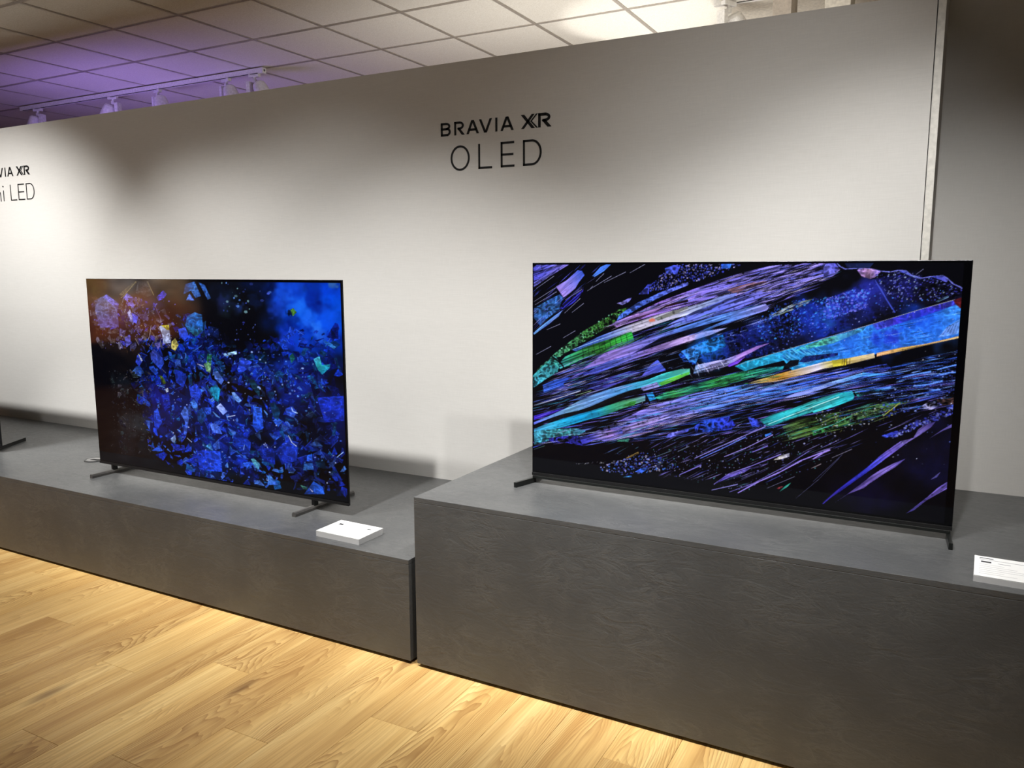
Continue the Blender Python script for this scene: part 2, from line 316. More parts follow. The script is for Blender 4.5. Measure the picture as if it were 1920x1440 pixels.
# ------------------------------------------------------------------ pictures on the screens (flat moving image and, at left, some reflected brown, painted as colour per vertex)
ART_RIGHT = [
('r',[0.0028,0.2556,0.2059,0.4001,0.5543,0.5479,0.8622,0.6082,0.9925,0.6565,0.9907,0.4681,0.7722,0.3594,0.5602,0.2831,0.1877,0.1719,0.0034,0.1015],520,0.07,1.3,(0.2,0.36),[(60,80,200),(90,100,220),(40,60,160),(110,130,235),(30,90,160),(120,100,200)]),
('r',[0.0802,0.5206,0.262,0.7012,0.5466,0.897,0.739,0.9832,0.7503,0.9367,0.6034,0.81,0.3149,0.5763,0.0159,0.3515],320,0.07,1.3,(0.26,0.45),[(90,90,210),(110,100,215),(60,80,200),(130,115,225),(40,110,150)]),
('r',[0.1881,0.1377,0.5588,0.3446,0.7734,0.3207,0.9141,0.4571,0.9863,0.4675,0.8711,0.338,0.7457,0.2174,0.5657,0.0343,0.3985,0.0375],170,0.05,1.0,(0.4,0.62),[(80,75,150),(110,100,190),(50,60,140),(60,90,120),(130,120,190)]),
('p',[0.0007,0.9769,0.0154,0.9939,0.0903,0.9931,0.0665,0.9726,0.0304,0.9348,0.0034,0.9079],[(70,70,190),(95,95,215),(120,110,220)],'s',0.55),
('p',[0.0034,0.9079,0.0665,0.9726,0.0903,0.9931,0.1068,0.9929,0.0786,0.965,0.0402,0.9272,0.0035,0.8867],[(110,110,225),(130,115,220)],'s',0.5),
('p',[0.067,0.8895,0.0979,0.9199,0.1281,0.9648,0.1398,0.961,0.1469,0.9425,0.1309,0.909,0.1217,0.8827,0.1031,0.8561,0.0889,0.8407,0.0743,0.8744],[(150,125,215),(125,120,220),(60,90,215)],'s',0.15),
('p',[0.0038,0.7883,0.0455,0.8281,0.0792,0.8556,0.0889,0.8407,0.0795,0.8063,0.0772,0.7833,0.0435,0.7436,0.0215,0.7077,0.0039,0.7417],[(40,80,150),(60,120,200),(50,100,190)],'g',0.45),
('p',[0.0017,0.6715,0.0264,0.708,0.0605,0.7521,0.0868,0.7837,0.075,0.7527,0.0363,0.7046,0.0042,0.6638],[(110,170,240),(90,140,235)],'s',0.2),
('p',[0.0772,0.791,0.1008,0.8372,0.1312,0.8754,0.145,0.8905,0.1429,0.8681,0.1222,0.8227,0.0892,0.7876],[(50,50,190),(40,40,170),(60,50,190)],'s',0.7),
('p',[0.1677,0.9388,0.19,0.9791,0.2079,0.9917,0.2191,0.9915,0.1993,0.9608,0.1745,0.9351],[(80,130,240),(60,110,225)],'s',0.3),
('l',[0.0037,0.8193,0.067,0.8857],(150,150,190),1.0),
('l',[0.0062,0.8039,0.0695,0.8668],(150,150,190),1.0),
('l',[0.0109,0.8811,0.0619,0.9387],(150,150,190),1.0),
('l',[0.0937,0.8294,0.1405,0.8792],(150,150,190),1.0),
('l',[0.0917,0.7687,0.1361,0.8381],(150,150,190),1.0),
('l',[0.1131,0.7734,0.1456,0.8159],(150,150,190),1.0),
('l',[0.0413,0.6894,0.08,0.7186],(150,150,190),1.0),
('l',[0.0877,0.6539,0.1232,0.6905],(150,150,190),1.0),
('l',[0.1544,0.872,0.2197,0.9388],(150,150,190),1.0),
('l',[0.177,0.913,0.1994,0.9498],(150,150,190),1.0),
('l',[0.1998,0.9095,0.2571,0.9569],(150,150,190),1.0),
('l',[0.2681,0.9533,0.3085,0.9923],(150,150,190),1.0),
('l',[0.0095,0.5702,0.0539,0.6129],(150,150,190),1.0),
('l',[0.1636,0.8833,0.1703,0.8945],(150,150,190),1.0),
('r',[0.0007,0.9807,0.0831,0.995,0.2191,0.9934,0.1429,0.8681,0.0845,0.7684,0.0017,0.6558],60,0.05,0.9,(0.55,0.75),[(90,90,220),(60,80,200),(150,140,230),(30,30,120)]),
('d',[0.2983,0.8623,0.3469,0.9463,0.3768,0.9873,0.4537,0.9914,0.55,0.9931,0.4664,0.9362,0.3724,0.8845],420,1.2,[(60,70,200),(90,100,220),(40,50,170),(170,160,220)]),
('p',[0.3557,0.972,0.3768,0.9852,0.3949,0.985,0.3865,0.9463,0.3591,0.9514],[(70,90,220),(60,70,200)],'g',0.6),
('p',[0.4911,0.9909,0.5165,0.9936,0.5114,0.9709,0.4915,0.9711],[(40,90,220),(60,120,230)],'g',0.3),
('p',[0.291,0.86,0.3036,0.8818,0.314,0.9033,0.3288,0.9106,0.3186,0.8856,0.3168,0.8605],[(70,80,210),(50,60,180)],'g',0.6),
('p',[0.2344,0.8186,0.2476,0.8263,0.2651,0.8413,0.2738,0.8452,0.2675,0.8269,0.25,0.8118],[(140,130,210),(90,90,180)],'g',0.7),
('p',[0.0022,0.4663,0.0153,0.5025,0.0656,0.5818,0.1008,0.6298,0.1488,0.6944,0.2023,0.7466,0.2414,0.7915,0.2672,0.8032,0.2483,0.7596,0.229,0.7317,0.1829,0.68,0.101,0.5905,0.0658,0.5534],[(45,110,110),(60,135,95),(60,125,50),(60,110,40)],'g',0.75),
('d',[0.0022,0.4663,0.0153,0.5025,0.0656,0.5818,0.1488,0.6944,0.2413,0.7969,0.2483,0.7596,0.1829,0.68,0.101,0.5905],260,1.3,[(130,210,170),(90,180,110),(20,40,20),(10,20,10),(10,10,10)]),
('p',[0.0023,0.4198,0.0021,0.4722,0.0657,0.5761,0.0802,0.532,0.0733,0.4971,0.0374,0.4587],[(50,140,160),(60,160,150)],'g',0.6),
('p',[0.2417,0.7676,0.2635,0.794,0.2893,0.8239,0.3191,0.8463,0.3442,0.8682,0.4137,0.9148,0.414,0.9009,0.3734,0.8723,0.332,0.8359,0.2982,0.8062,0.2573,0.761,0.2353,0.7416],[(70,110,225),(80,110,230),(100,110,235)],'g',0.5),
('p',[0.2993,0.7905,0.3487,0.8321,0.4205,0.8801,0.4896,0.9262,0.5453,0.956,0.5993,0.9799,0.6521,0.9889,0.7387,0.9906,0.7494,0.9646,0.7353,0.9386,0.6701,0.8985,0.6131,0.8541,0.5702,0.8285,0.5078,0.8716,0.4451,0.8297,0.3739,0.7913,0.2998,0.7513,0.2357,0.7126,0.2224,0.7259],[(150,110,200),(140,105,205),(120,110,220),(130,120,232),(148,132,240)],'s',0.62),
('r',[0.5457,0.9363,0.6522,0.9842,0.7388,0.9879,0.7353,0.9367,0.6805,0.8986,0.6025,0.849,0.5253,0.847],150,0.05,2.4,(0.2,0.42),[(6,6,14),(4,4,10)]),
('r',[0.2999,0.746,0.4676,0.8758,0.5999,0.9558,0.7389,0.9851,0.7329,0.9348,0.6028,0.8344,0.4693,0.7849,0.262,0.7012],260,0.05,0.8,(0.26,0.42),[(190,175,240),(6,6,12),(110,125,240),(8,8,16),(210,200,235)]),
('p',[0.5076,0.8815,0.5296,0.9067,0.5736,0.9217,0.6008,0.9171,0.5632,0.8972,0.5249,0.8669],[(120,85,100),(125,85,95)],'s',0.45),
('r',[0.4678,0.8658,0.5728,0.9559,0.6522,0.9842,0.7388,0.9879,0.7303,0.9367,0.6548,0.8839,0.5973,0.8391,0.4921,0.8009],230,0.045,1.6,(0.22,0.42),[(10,8,26),(5,5,15),(150,138,240),(165,150,240),(90,100,225)]),
('r',[0.2224,0.7259,0.2993,0.7884,0.4324,0.8803,0.5454,0.9511,0.4672,0.896,0.3975,0.8283,0.2487,0.7219],150,0.08,0.9,(0.28,0.46),[(10,10,20),(170,140,220),(90,120,230),(5,5,12),(200,180,220),(30,30,60)]),
('p',[0.2154,0.7147,0.2331,0.7378,0.2899,0.7769,0.362,0.8083,0.3286,0.7785,0.2901,0.7624,0.2332,0.7267],[(150,130,230),(170,130,215),(150,110,190)],'s',0.35),
('p',[0.1928,0.6985,0.2355,0.7268,0.2901,0.7606,0.3328,0.7823,0.362,0.8066,0.4152,0.8312,0.415,0.8416,0.3618,0.8154,0.3286,0.7785,0.2685,0.7432,0.2198,0.7186],[(40,15,15),(60,20,30),(20,12,16)],'s',0.6),
('p',[0.115,0.6006,0.1831,0.6635,0.2617,0.7205,0.3495,0.7778,0.4452,0.8226,0.491,0.8562,0.5304,0.872,0.5143,0.8318,0.4458,0.789,0.3745,0.7549,0.3129,0.7149,0.2232,0.6532,0.1359,0.5889],[(60,110,210),(85,120,225),(185,180,205),(190,185,215),(150,165,215),(110,125,225)],'s',0.28),
('l',[0.1143,0.6023,0.2023,0.6618,0.2602,0.7025],(150,190,245),1.4),
('d',[0.3206,0.7458,0.3269,0.7533,0.3333,0.75,0.3291,0.7426],14,2.2,[(200,110,90)]),
('p',[0.3332,0.7572,0.3748,0.7875,0.4155,0.8137,0.4158,0.7997,0.3751,0.7698,0.3418,0.7469],[(190,195,190),(205,205,200),(190,195,210)],'s',0.45),
('p',[0.434,0.7936,0.5083,0.8466,0.5746,0.8777,0.6073,0.8735,0.5374,0.8076,0.4812,0.7702,0.3992,0.7302,0.3506,0.7065,0.3747,0.7393],[(110,120,225),(95,110,225),(120,115,225)],'s',0.6),
('p',[0.0731,0.5256,0.0941,0.5673,0.1495,0.6168,0.2099,0.6544,0.2749,0.6966,0.2819,0.6573,0.2498,0.6301,0.1972,0.593,0.143,0.5605,0.1015,0.525,0.0803,0.5092],[(50,150,165),(45,140,90),(50,120,50),(45,140,50),(40,160,60)],'s',0.5),
('l',[0.1426,0.614,0.1486,0.5588],(15,40,20),1.6),
('l',[0.1576,0.6234,0.1635,0.5704],(15,40,20),1.6),
('l',[0.1725,0.6328,0.1784,0.5819],(15,40,20),1.6),
('l',[0.1873,0.642,0.1932,0.5934],(15,40,20),1.6),
('l',[0.202,0.6512,0.2078,0.6047],(15,40,20),1.6),
('l',[0.2165,0.6603,0.2223,0.616],(15,40,20),1.6),
('l',[0.231,0.6694,0.2367,0.6271],(15,40,20),1.6),
('l',[0.2453,0.6783,0.251,0.6382],(15,40,20),1.6),
('l',[0.2595,0.6872,0.2652,0.6492],(15,40,20),1.6),
('l',[0.0541,0.5682,0.0689,0.5521,0.086,0.5304,0.0959,0.5005],(8,8,12),5),
('r',[0.1014,0.534,0.2817,0.6702,0.3869,0.7399,0.4922,0.7959,0.3995,0.7094,0.2825,0.6057,0.1503,0.5164],170,0.06,0.9,(0.3,0.48),[(10,20,14),(40,90,60),(120,190,160),(90,110,200),(8,8,14),(150,140,220),(60,80,190)]),
('r',[0.0804,0.4978,0.2629,0.6257,0.3754,0.6975,0.4697,0.7646,0.5922,0.8243,0.6036,0.8002,0.4821,0.7246,0.3517,0.6327,0.1843,0.531,0.0448,0.425],200,0.08,1.0,(0.28,0.42),[(150,130,220),(80,110,220),(20,20,60),(180,170,230),(8,8,16),(110,120,230)]),
('p',[0.2039,0.5936,0.301,0.6587,0.3993,0.7219,0.4697,0.7666,0.5375,0.8026,0.5949,0.8273,0.6033,0.8149,0.5982,0.802,0.5383,0.7628,0.4706,0.7219,0.4,0.6835,0.3268,0.6308,0.2634,0.5824,0.1434,0.5135],[(130,110,205),(150,125,220),(120,120,225),(85,130,235),(90,140,240),(150,145,240)],'s',0.3),
('p',[0.3511,0.6749,0.4352,0.7239,0.5157,0.7667,0.4532,0.7127,0.376,0.6609,0.2698,0.5884],[(30,30,80),(12,12,30),(8,8,20)],'s',0.7),
('p',[0.211,0.5557,0.3143,0.6191,0.4001,0.6783,0.4591,0.7079,0.5108,0.7262,0.4711,0.6933,0.3764,0.6347,0.2765,0.5706,0.1846,0.4977,0.1436,0.4877],[(60,70,200),(95,110,225),(150,120,215),(190,165,225),(150,160,230)],'s',0.35),
('p',[0.3032,0.4998,0.3278,0.5561,0.3432,0.5768,0.3529,0.5586,0.3657,0.5312,0.3285,0.5112,0.2777,0.4806,0.2517,0.4666],[(50,60,190),(85,85,200),(70,90,215)],'s',0.25),
('p',[0.144,0.4371,0.2051,0.4778,0.2707,0.5179,0.303,0.516,0.2517,0.4666,0.1854,0.4197],[(35,35,110),(60,55,150),(80,75,180)],'s',0.6),
('r',[0.0025,0.3731,0.0665,0.4276,0.1845,0.5088,0.3529,0.5586,0.3032,0.4998,0.1855,0.4086,0.0455,0.2858,0.0028,0.2674],170,0.07,1.0,(0.24,0.38),[(40,70,190),(70,70,190),(90,120,230),(6,6,14),(150,150,220),(50,130,170)]),
('p',[0.0302,0.4273,0.067,0.4568,0.1108,0.4742,0.0904,0.4429,0.0931,0.4308,0.0331,0.3897],[(60,100,220),(50,90,215),(40,70,190)],'s',0.4),
('p',[0.0034,0.4537,0.0352,0.516,0.0692,0.5277,0.0746,0.4951,0.0407,0.458,0.0035,0.4114],[(60,160,190),(60,150,170),(40,110,120)],'g',0.6),
('l',[0.0038,0.3263,0.0675,0.3649,0.1392,0.4138],(190,190,225),1.6),
('l',[0.1242,0.3892,0.1693,0.4176],(140,170,130),1.2),
('l',[0.1034,0.432,0.1539,0.4627],(190,170,190),1.0),
('p',[0.3952,0.6047,0.4481,0.6661,0.5111,0.7111,0.5774,0.7548,0.6359,0.7966,0.6875,0.8274,0.757,0.8763,0.8044,0.9231,0.8511,0.9459,0.9064,0.9459,0.9472,0.9327,0.9882,0.8894,0.9891,0.8633,0.937,0.8443,0.856,0.7991,0.7903,0.7516,0.7218,0.7001,0.6607,0.659,0.6079,0.6232,0.5308,0.5911,0.4618,0.5692,0.4262,0.5636,0.4079,0.5744],[(30,80,200),(18,40,130),(12,18,80),(14,24,90),(12,22,90),(14,18,80),(12,14,56),(10,10,36),(10,10,30)],'g',0.8),
('b',[0.4723,0.632],0.05,(30,110,220),0.7),
('b',[0.5837,0.7205],0.03,(30,60,180),0.6),
('b',[0.6998,0.7562],0.055,(24,56,200),0.75),
('b',[0.7736,0.8161],0.05,(40,60,205),0.8),
('b',[0.8159,0.8637],0.045,(44,54,195),0.75),
('b',[0.8808,0.8921],0.04,(30,34,130),0.6),
('b',[0.7296,0.7862],0.03,(40,110,220),0.6),
('b',[0.6496,0.6757],0.05,(8,8,18),0.8),
('b',[0.7851,0.7606],0.035,(8,8,18),0.8),
('b',[0.8552,0.8236],0.05,(8,8,18),0.8),
('b',[0.5361,0.6068],0.03,(8,8,18),0.8),
('b',[0.9182,0.866],0.03,(8,8,18),0.8),
('b',[0.6762,0.668],0.03,(8,8,18),0.8),
('p',[0.4008,0.6185,0.4252,0.6382,0.461,0.6691,0.5,0.6961,0.5044,0.6756,0.5088,0.6483,0.4817,0.6252,0.446,0.6081,0.4386,0.5686,0.4221,0.5776],[(60,130,235),(40,130,225),(30,120,215)],'g',0.6),
('d',[0.5112,0.706,0.6359,0.7966,0.757,0.8763,0.8514,0.9369,0.9427,0.9327,0.9883,0.885,0.8559,0.8009,0.7216,0.7097,0.6079,0.6232,0.508,0.5839],420,0.9,[(50,64,190),(80,90,205),(30,40,160),(120,130,235),(8,8,20),(60,120,230)]),
('d',[0.6165,0.8237,0.6787,0.8518,0.7478,0.8599,0.7502,0.7768,0.6825,0.708,0.5924,0.6717,0.5717,0.7549],420,1.3,[(50,80,225),(40,90,220),(60,140,230),(30,40,150)]),
('d',[0.722,0.8529,0.7852,0.8924,0.8117,0.8865,0.804,0.8172,0.7379,0.7762,0.7207,0.7754],360,1.3,[(60,90,230),(50,60,190),(80,140,235),(110,110,225)]),
('r',[0.5974,0.7763,0.6332,0.811,0.6789,0.8453,0.6966,0.8393,0.6444,0.7983,0.6049,0.77],30,0.03,1.3,(0.3,0.5),[(150,170,190),(190,200,210),(90,150,180),(120,130,100)]),
('l',[0.8203,0.924,0.8345,0.8869,0.8454,0.8498,0.8577,0.8161],(60,75,190),1.8),
('l',[0.824,0.9116,0.8417,0.8622,0.8629,0.8038],(60,75,190),1.8),
('l',[0.7402,0.9933,0.7491,0.9774,0.7595,0.9679,0.7828,0.9708,0.8091,0.9691,0.8289,0.9597],(110,115,215),2.0),
('l',[0.8289,0.9597,0.8483,0.9565,0.864,0.9626,0.8782,0.961,0.8881,0.9457,0.9087,0.9336,0.927,0.9397,0.9481,0.9427,0.9575,0.9307,0.9672,0.9129,0.981,0.9012,0.9919,0.8865],(110,115,215),2.0),
('p',[0.783,0.9646,0.796,0.9707,0.8157,0.9675,0.8306,0.9581,0.8199,0.9364,0.8104,0.9302,0.7937,0.9395],[(150,120,210),(185,140,190),(140,120,220)],'g',0.4),
('p',[0.8625,0.961,0.8782,0.961,0.8898,0.9427,0.912,0.9275,0.8947,0.9366],[(70,80,210),(130,150,235)],'g',0.3),
('p',[0.927,0.9397,0.9481,0.9433,0.9576,0.9278,0.955,0.9188,0.9394,0.9307],[(60,70,190),(90,90,200)],'g',0.4),
('d',[0.8161,0.9551,0.8799,0.9579,0.9273,0.9306,0.9733,0.907,0.9919,0.8865,0.9453,0.8525,0.8679,0.8443,0.8343,0.8931],260,1.0,[(70,70,190),(120,130,220),(150,170,190),(40,40,140)]),
('p',[0.7214,0.9936,0.7368,0.994,0.7458,0.9743,0.7413,0.9553,0.7162,0.9362,0.7151,0.9746],[(95,95,215),(110,110,225),(80,80,200)],'g',0.5),
('p',[0.7571,0.9931,0.8165,0.9929,0.809,0.9737,0.7828,0.9708,0.7627,0.9741],[(18,24,60),(24,36,80)],'f',0.1),
('l',[0.8974,0.9472,0.9107,0.9668],(110,110,150),1.0),
('p',[0.9364,0.8462,0.9451,0.8586,0.9597,0.8709,0.9614,0.865,0.9425,0.8464],[(90,130,170),(110,150,200)],'s',0.5),
('p',[0.5313,0.5658,0.5534,0.5882,0.608,0.6212,0.6711,0.6618,0.727,0.6986,0.7762,0.7302,0.8192,0.7578,0.8657,0.7876,0.9108,0.8184,0.9548,0.8448,0.9729,0.8558,0.9793,0.8367,0.9959,0.8224,0.9964,0.7276,0.9597,0.7092,0.9244,0.6887,0.8789,0.6724,0.8324,0.6445,0.7648,0.6102,0.7148,0.5861,0.6632,0.5594,0.6523,0.573,0.6408,0.6014,0.5872,0.5714,0.5543,0.5479],[(30,165,215),(40,165,215),(40,150,225),(45,130,228),(45,125,235),(45,118,235),(45,122,240),(60,140,245)],'g',0.26),
('p',[0.8192,0.7578,0.8657,0.7876,0.9108,0.8184,0.9548,0.8448,0.9729,0.8558,0.977,0.8393,0.9295,0.8021,0.8758,0.7654,0.8295,0.7352],[(60,80,215),(60,45,205),(70,50,205),(60,70,220)],'g',0.35),
('p',[0.7271,0.6957,0.7763,0.7264,0.8098,0.7508,0.8007,0.7289,0.7428,0.6778,0.6612,0.6376,0.6765,0.6583],[(60,190,200),(90,190,160),(60,140,220)],'g',0.35),
('b',[0.8307,0.7018],0.016,(20,10,170),0.6),
('b',[0.8627,0.7135],0.022,(34,10,185),0.6),
('b',[0.9219,0.7787],0.03,(10,40,190),0.6),
('b',[0.9003,0.7715],0.04,(20,70,210),0.6),
('b',[0.8446,0.6744],0.03,(20,60,190),0.5),
('b',[0.9568,0.7441],0.04,(40,110,240),0.5),
('b',[0.7667,0.6684],0.04,(30,80,210),0.6),
('p',[0.9457,0.7129,0.961,0.7534,0.9781,0.7785,0.9923,0.7971,0.993,0.7372,0.974,0.727],[(90,140,240),(100,150,240),(70,140,240)],'g',0.22),
('l',[0.9501,0.7178,0.9611,0.7504],(110,150,245),1.2),
('l',[0.9568,0.7219,0.9662,0.7561],(110,150,245),1.2),
('l',[0.9635,0.726,0.9712,0.7618],(110,150,245),1.2),
('l',[0.9701,0.73,0.9763,0.7675],(110,150,245),1.2),
('l',[0.9767,0.7341,0.9813,0.7732],(110,150,245),1.2),
('l',[0.9833,0.7381,0.9863,0.7789],(110,150,245),1.2),
('l',[0.9899,0.7421,0.9913,0.7845],(110,150,245),1.2),
('l',[0.9089,0.7504,0.9207,0.7235,0.9382,0.7093],(80,140,245),1.2),
('r',[0.6212,0.6301,0.7013,0.6698,0.7191,0.6581,0.6849,0.619,0.6402,0.6049],60,0.03,1.6,(-0.7,-0.3),[(90,190,240),(50,140,220),(20,60,130)]),
('p',[0.6409,0.5781,0.6548,0.6029,0.6745,0.6081,0.6715,0.5845,0.6502,0.569],[(8,12,20),(10,14,24)],'f',0.2),
('p',[0.673,0.598,0.6848,0.6223,0.7164,0.6317,0.7542,0.6415,0.7545,0.6317,0.7204,0.6123,0.6855,0.5958],[(20,40,110),(16,30,90),(24,40,130)],'g',0.5),
('l',[0.5313,0.5678,0.608,0.6212,0.727,0.6986,0.8192,0.7578,0.9108,0.8184,0.972,0.8558],(150,150,160),1.0),
('p',[0.9694,0.8532,0.9809,0.8625,0.9925,0.8702,0.9929,0.8211,0.9839,0.8237,0.9744,0.8384],[(70,18,24),(95,24,30),(85,24,30)],'g',0.3),
('p',[0.5277,0.4654,0.5666,0.5007,0.6101,0.5318,0.6526,0.5583,0.689,0.5797,0.7246,0.6025,0.7597,0.6154,0.8275,0.6469,0.8291,0.6284,0.7898,0.6059,0.7604,0.5907,0.7253,0.5756,0.6898,0.5505,0.6428,0.5226,0.5891,0.4893,0.5561,0.4669],[(170,170,120),(205,190,140),(205,165,90),(200,140,50),(190,170,150),(205,200,225),(205,185,60),(215,190,130),(215,195,160)],'s',0.22),
('p',[0.7422,0.6109,0.7745,0.6215,0.7728,0.5948,0.7464,0.5855],[(200,190,60),(190,170,40)],'s',0.2),
('l',[0.7646,0.6197,0.7643,0.5949],(60,45,20),1.3),
('l',[0.7685,0.62,0.7683,0.5953],(60,45,20),1.3),
('l',[0.7735,0.6205,0.7732,0.5958],(60,45,20),1.3),
('l',[0.7794,0.621,0.7792,0.5964],(60,45,20),1.3),
('p',[0.8323,0.6473,0.8789,0.6724,0.9244,0.6896,0.9597,0.7092,0.9921,0.7274,0.9923,0.7203,0.9512,0.6978,0.8885,0.664,0.8328,0.6334],[(200,150,110),(205,165,90),(200,160,110),(210,180,120)],'s',0.4),
('p',[0.5022,0.5887,0.5367,0.616,0.5778,0.6537,0.5926,0.6616,0.6101,0.6713,0.5855,0.6475,0.5522,0.6105,0.522,0.5767,0.5105,0.5686],[(130,150,220),(160,125,215),(165,120,215),(150,115,215)],'s',0.2),
('p',[0.5105,0.5686,0.5372,0.5919,0.556,0.6109,0.5375,0.5782,0.5184,0.5624],[(90,50,190),(110,60,195)],'s',0.6),
('p',[0.4382,0.5617,0.4906,0.5874,0.525,0.5957,0.5142,0.5661,0.4741,0.5394,0.4329,0.5246],[(120,160,220),(165,160,225),(150,150,220)],'s',0.5),
('r',[0.4024,0.5424,0.4733,0.5806,0.5138,0.5845,0.4858,0.5407,0.4271,0.5135],30,0.025,1.2,(-1.2,-0.8),[(10,10,30),(200,200,240)]),
('p',[0.0041,0.245,0.0495,0.2821,0.0938,0.3225,0.1345,0.3658,0.1744,0.3999,0.2087,0.4247,0.2424,0.445,0.2779,0.4652,0.3197,0.4859,0.3581,0.5174,0.4024,0.5414,0.4244,0.5455,0.4248,0.5208,0.403,0.507,0.3723,0.4764,0.3544,0.4626,0.3132,0.4537,0.2713,0.4286,0.2381,0.4043,0.2067,0.3798,0.17,0.342,0.1298,0.3154,0.0888,0.2966,0.0495,0.2694,0.0041,0.2322],[(85,95,210),(90,130,200),(100,150,190),(105,150,215),(95,150,225),(70,150,215),(60,170,200),(60,190,190),(90,190,170)],'s',0.22),
('p',[0.3474,0.4735,0.3719,0.4958,0.4028,0.5185,0.4246,0.5323,0.4226,0.5206,0.3987,0.4988,0.3723,0.4764,0.3544,0.4626],[(70,160,60),(95,190,60),(80,180,80)],'s',0.15),
('p',[0.0469,0.2562,0.0574,0.2749,0.0991,0.3024,0.1349,0.3203,0.1699,0.3461,0.2092,0.3802,0.2428,0.4089,0.2759,0.4332,0.3039,0.4486,0.2995,0.4322,0.2668,0.4041,0.2335,0.3795,0.1996,0.3544,0.1601,0.3199,0.1146,0.2922,0.0759,0.2694],[(10,14,18),(8,10,12),(8,8,12)],'f',0.2),
('p',[0.004,0.275,0.0573,0.3087,0.0989,0.3274,0.0495,0.2863,0.0041,0.2536],[(50,30,170),(60,40,190)],'s',0.3),
('p',[0.0042,0.2107,0.0417,0.2426,0.0992,0.2815,0.1551,0.3151,0.2095,0.3518,0.2527,0.3822,0.2858,0.3987,0.3137,0.4143,0.314,0.3907,0.2862,0.3709,0.2532,0.346,0.2099,0.3111,0.1555,0.2779,0.0995,0.2395,0.0419,0.2086,0.0043,0.1978],[(60,150,205),(60,165,210),(30,160,210),(20,155,215),(30,150,200),(50,150,120),(80,160,110),(110,160,190)],'s',0.25),
('p',[0.0042,0.2021,0.0683,0.2216,0.1253,0.2355,0.1559,0.2282,0.1358,0.2039,0.0685,0.1834,0.0421,0.1573,0.0045,0.1352],[(70,170,210),(70,170,190),(60,150,160),(60,140,190)],'g',0.45),
('p',[0.2531,0.3541,0.2766,0.3815,0.2907,0.3874,0.2862,0.3669],[(40,120,50),(60,150,60)],'s',0.3),
('p',[0.3016,0.4483,0.3427,0.4788,0.3499,0.4582,0.3088,0.4334],[(120,125,200),(150,150,225)],'s',0.4),
('p',[0.3114,0.414,0.3319,0.4325,0.3416,0.4023,0.3234,0.388],[(40,120,190),(30,130,210)],'s',0.4),
('l',[0.3136,0.4222,0.3258,0.3805],(6,6,14),5),
('l',[0.3365,0.433,0.3464,0.3873],(8,8,20),3),
('p',[0.3363,0.4066,0.3672,0.4375,0.4159,0.4649,0.4748,0.5033,0.5319,0.5374,0.5874,0.5614,0.6414,0.5788,0.6392,0.5618,0.5881,0.5314,0.5327,0.4997,0.4871,0.4737,0.4165,0.4301,0.3553,0.4005],[(40,160,150),(60,160,90),(30,120,110),(55,165,80),(50,165,100),(40,165,150),(40,160,190)],'s',0.42),
('r',[0.3425,0.4182,0.4978,0.5214,0.6091,0.5736,0.6425,0.5374,0.4992,0.4494,0.3557,0.3769],120,0.05,1.1,(0.22,0.36),[(6,10,12),(8,20,20),(60,180,140),(40,130,60),(8,8,10)]),
('p',[0.3305,0.3733,0.4044,0.4211,0.4873,0.4634,0.5555,0.4923,0.643,0.5177,0.7158,0.5504,0.7856,0.5818,0.8528,0.6073,0.8628,0.5898,0.8255,0.5578,0.7574,0.5214,0.6863,0.4835,0.6338,0.4519,0.5571,0.4212,0.4889,0.3804,0.406,0.3308,0.3191,0.2734,0.2547,0.2124,0.2081,0.187,0.1529,0.1997,0.2074,0.2546,0.2668,0.3089],[(100,90,190),(120,110,215),(130,120,225),(120,125,230),(90,130,235),(70,120,230),(60,100,220),(55,80,210),(50,70,190)],'s',0.72),
('r',[0.2077,0.2208,0.3308,0.3516,0.4406,0.4312,0.5557,0.4872,0.6643,0.5202,0.8531,0.5981,0.845,0.5506,0.7175,0.4875,0.6127,0.4239,0.4893,0.3648,0.3571,0.2798,0.2548,0.2068],420,0.07,1.1,(0.2,0.34),[(150,150,240),(90,130,240),(70,90,220),(6,6,16),(5,5,12),(180,170,235),(20,20,70),(60,160,220)]),
('p',[0.2398,0.2509,0.292,0.2878,0.3428,0.3199,0.3834,0.3458,0.4273,0.3795,0.4276,0.3641,0.3925,0.3355,0.3477,0.3009,0.3017,0.2654,0.2594,0.2299],[(130,110,210),(160,140,225),(165,145,230),(130,130,230),(100,120,235)],'s',0.5),
('p',[0.1358,0.1955,0.1711,0.2143,0.2106,0.2377,0.2543,0.2533,0.257,0.2295,0.2208,0.2067,0.1764,0.1862,0.1463,0.1556],[(50,50,170),(80,80,215),(150,135,220),(140,110,190),(70,80,190)],'s',0.5),
('p',[0.0473,0.1754,0.0998,0.1933,0.1358,0.1997,0.1463,0.1556,0.1052,0.1605,0.0528,0.155],[(40,40,150),(50,50,180),(40,40,160)],'g',0.8),
('r',[0.2061,0.1958,0.2688,0.2437,0.3613,0.307,0.4256,0.3484,0.4263,0.3098,0.3391,0.2559,0.2692,0.2114,0.2356,0.189],120,0.06,1.1,(0.25,0.4),[(170,150,220),(190,160,200),(110,110,220),(8,8,16),(60,130,150),(130,120,225)]),
('p',[0.367,0.2371,0.3781,0.2548,0.407,0.2716,0.4268,0.2828,0.4248,0.2708,0.394,0.2458,0.3739,0.2304],[(90,100,225),(110,110,230),(70,80,210)],'g',0.4),
('p',[0.2404,0.1939,0.2548,0.2047,0.274,0.2123,0.2718,0.1957],[(60,140,110),(50,120,110)],'g',0.4),
('p',[0.4384,0.2938,0.4582,0.324,0.493,0.3385,0.5223,0.3519,0.5377,0.3193,0.5284,0.2957,0.504,0.2871,0.4792,0.2783,0.4439,0.2677],[(40,60,200),(40,80,215),(40,60,200),(40,50,180)],'g',0.75),
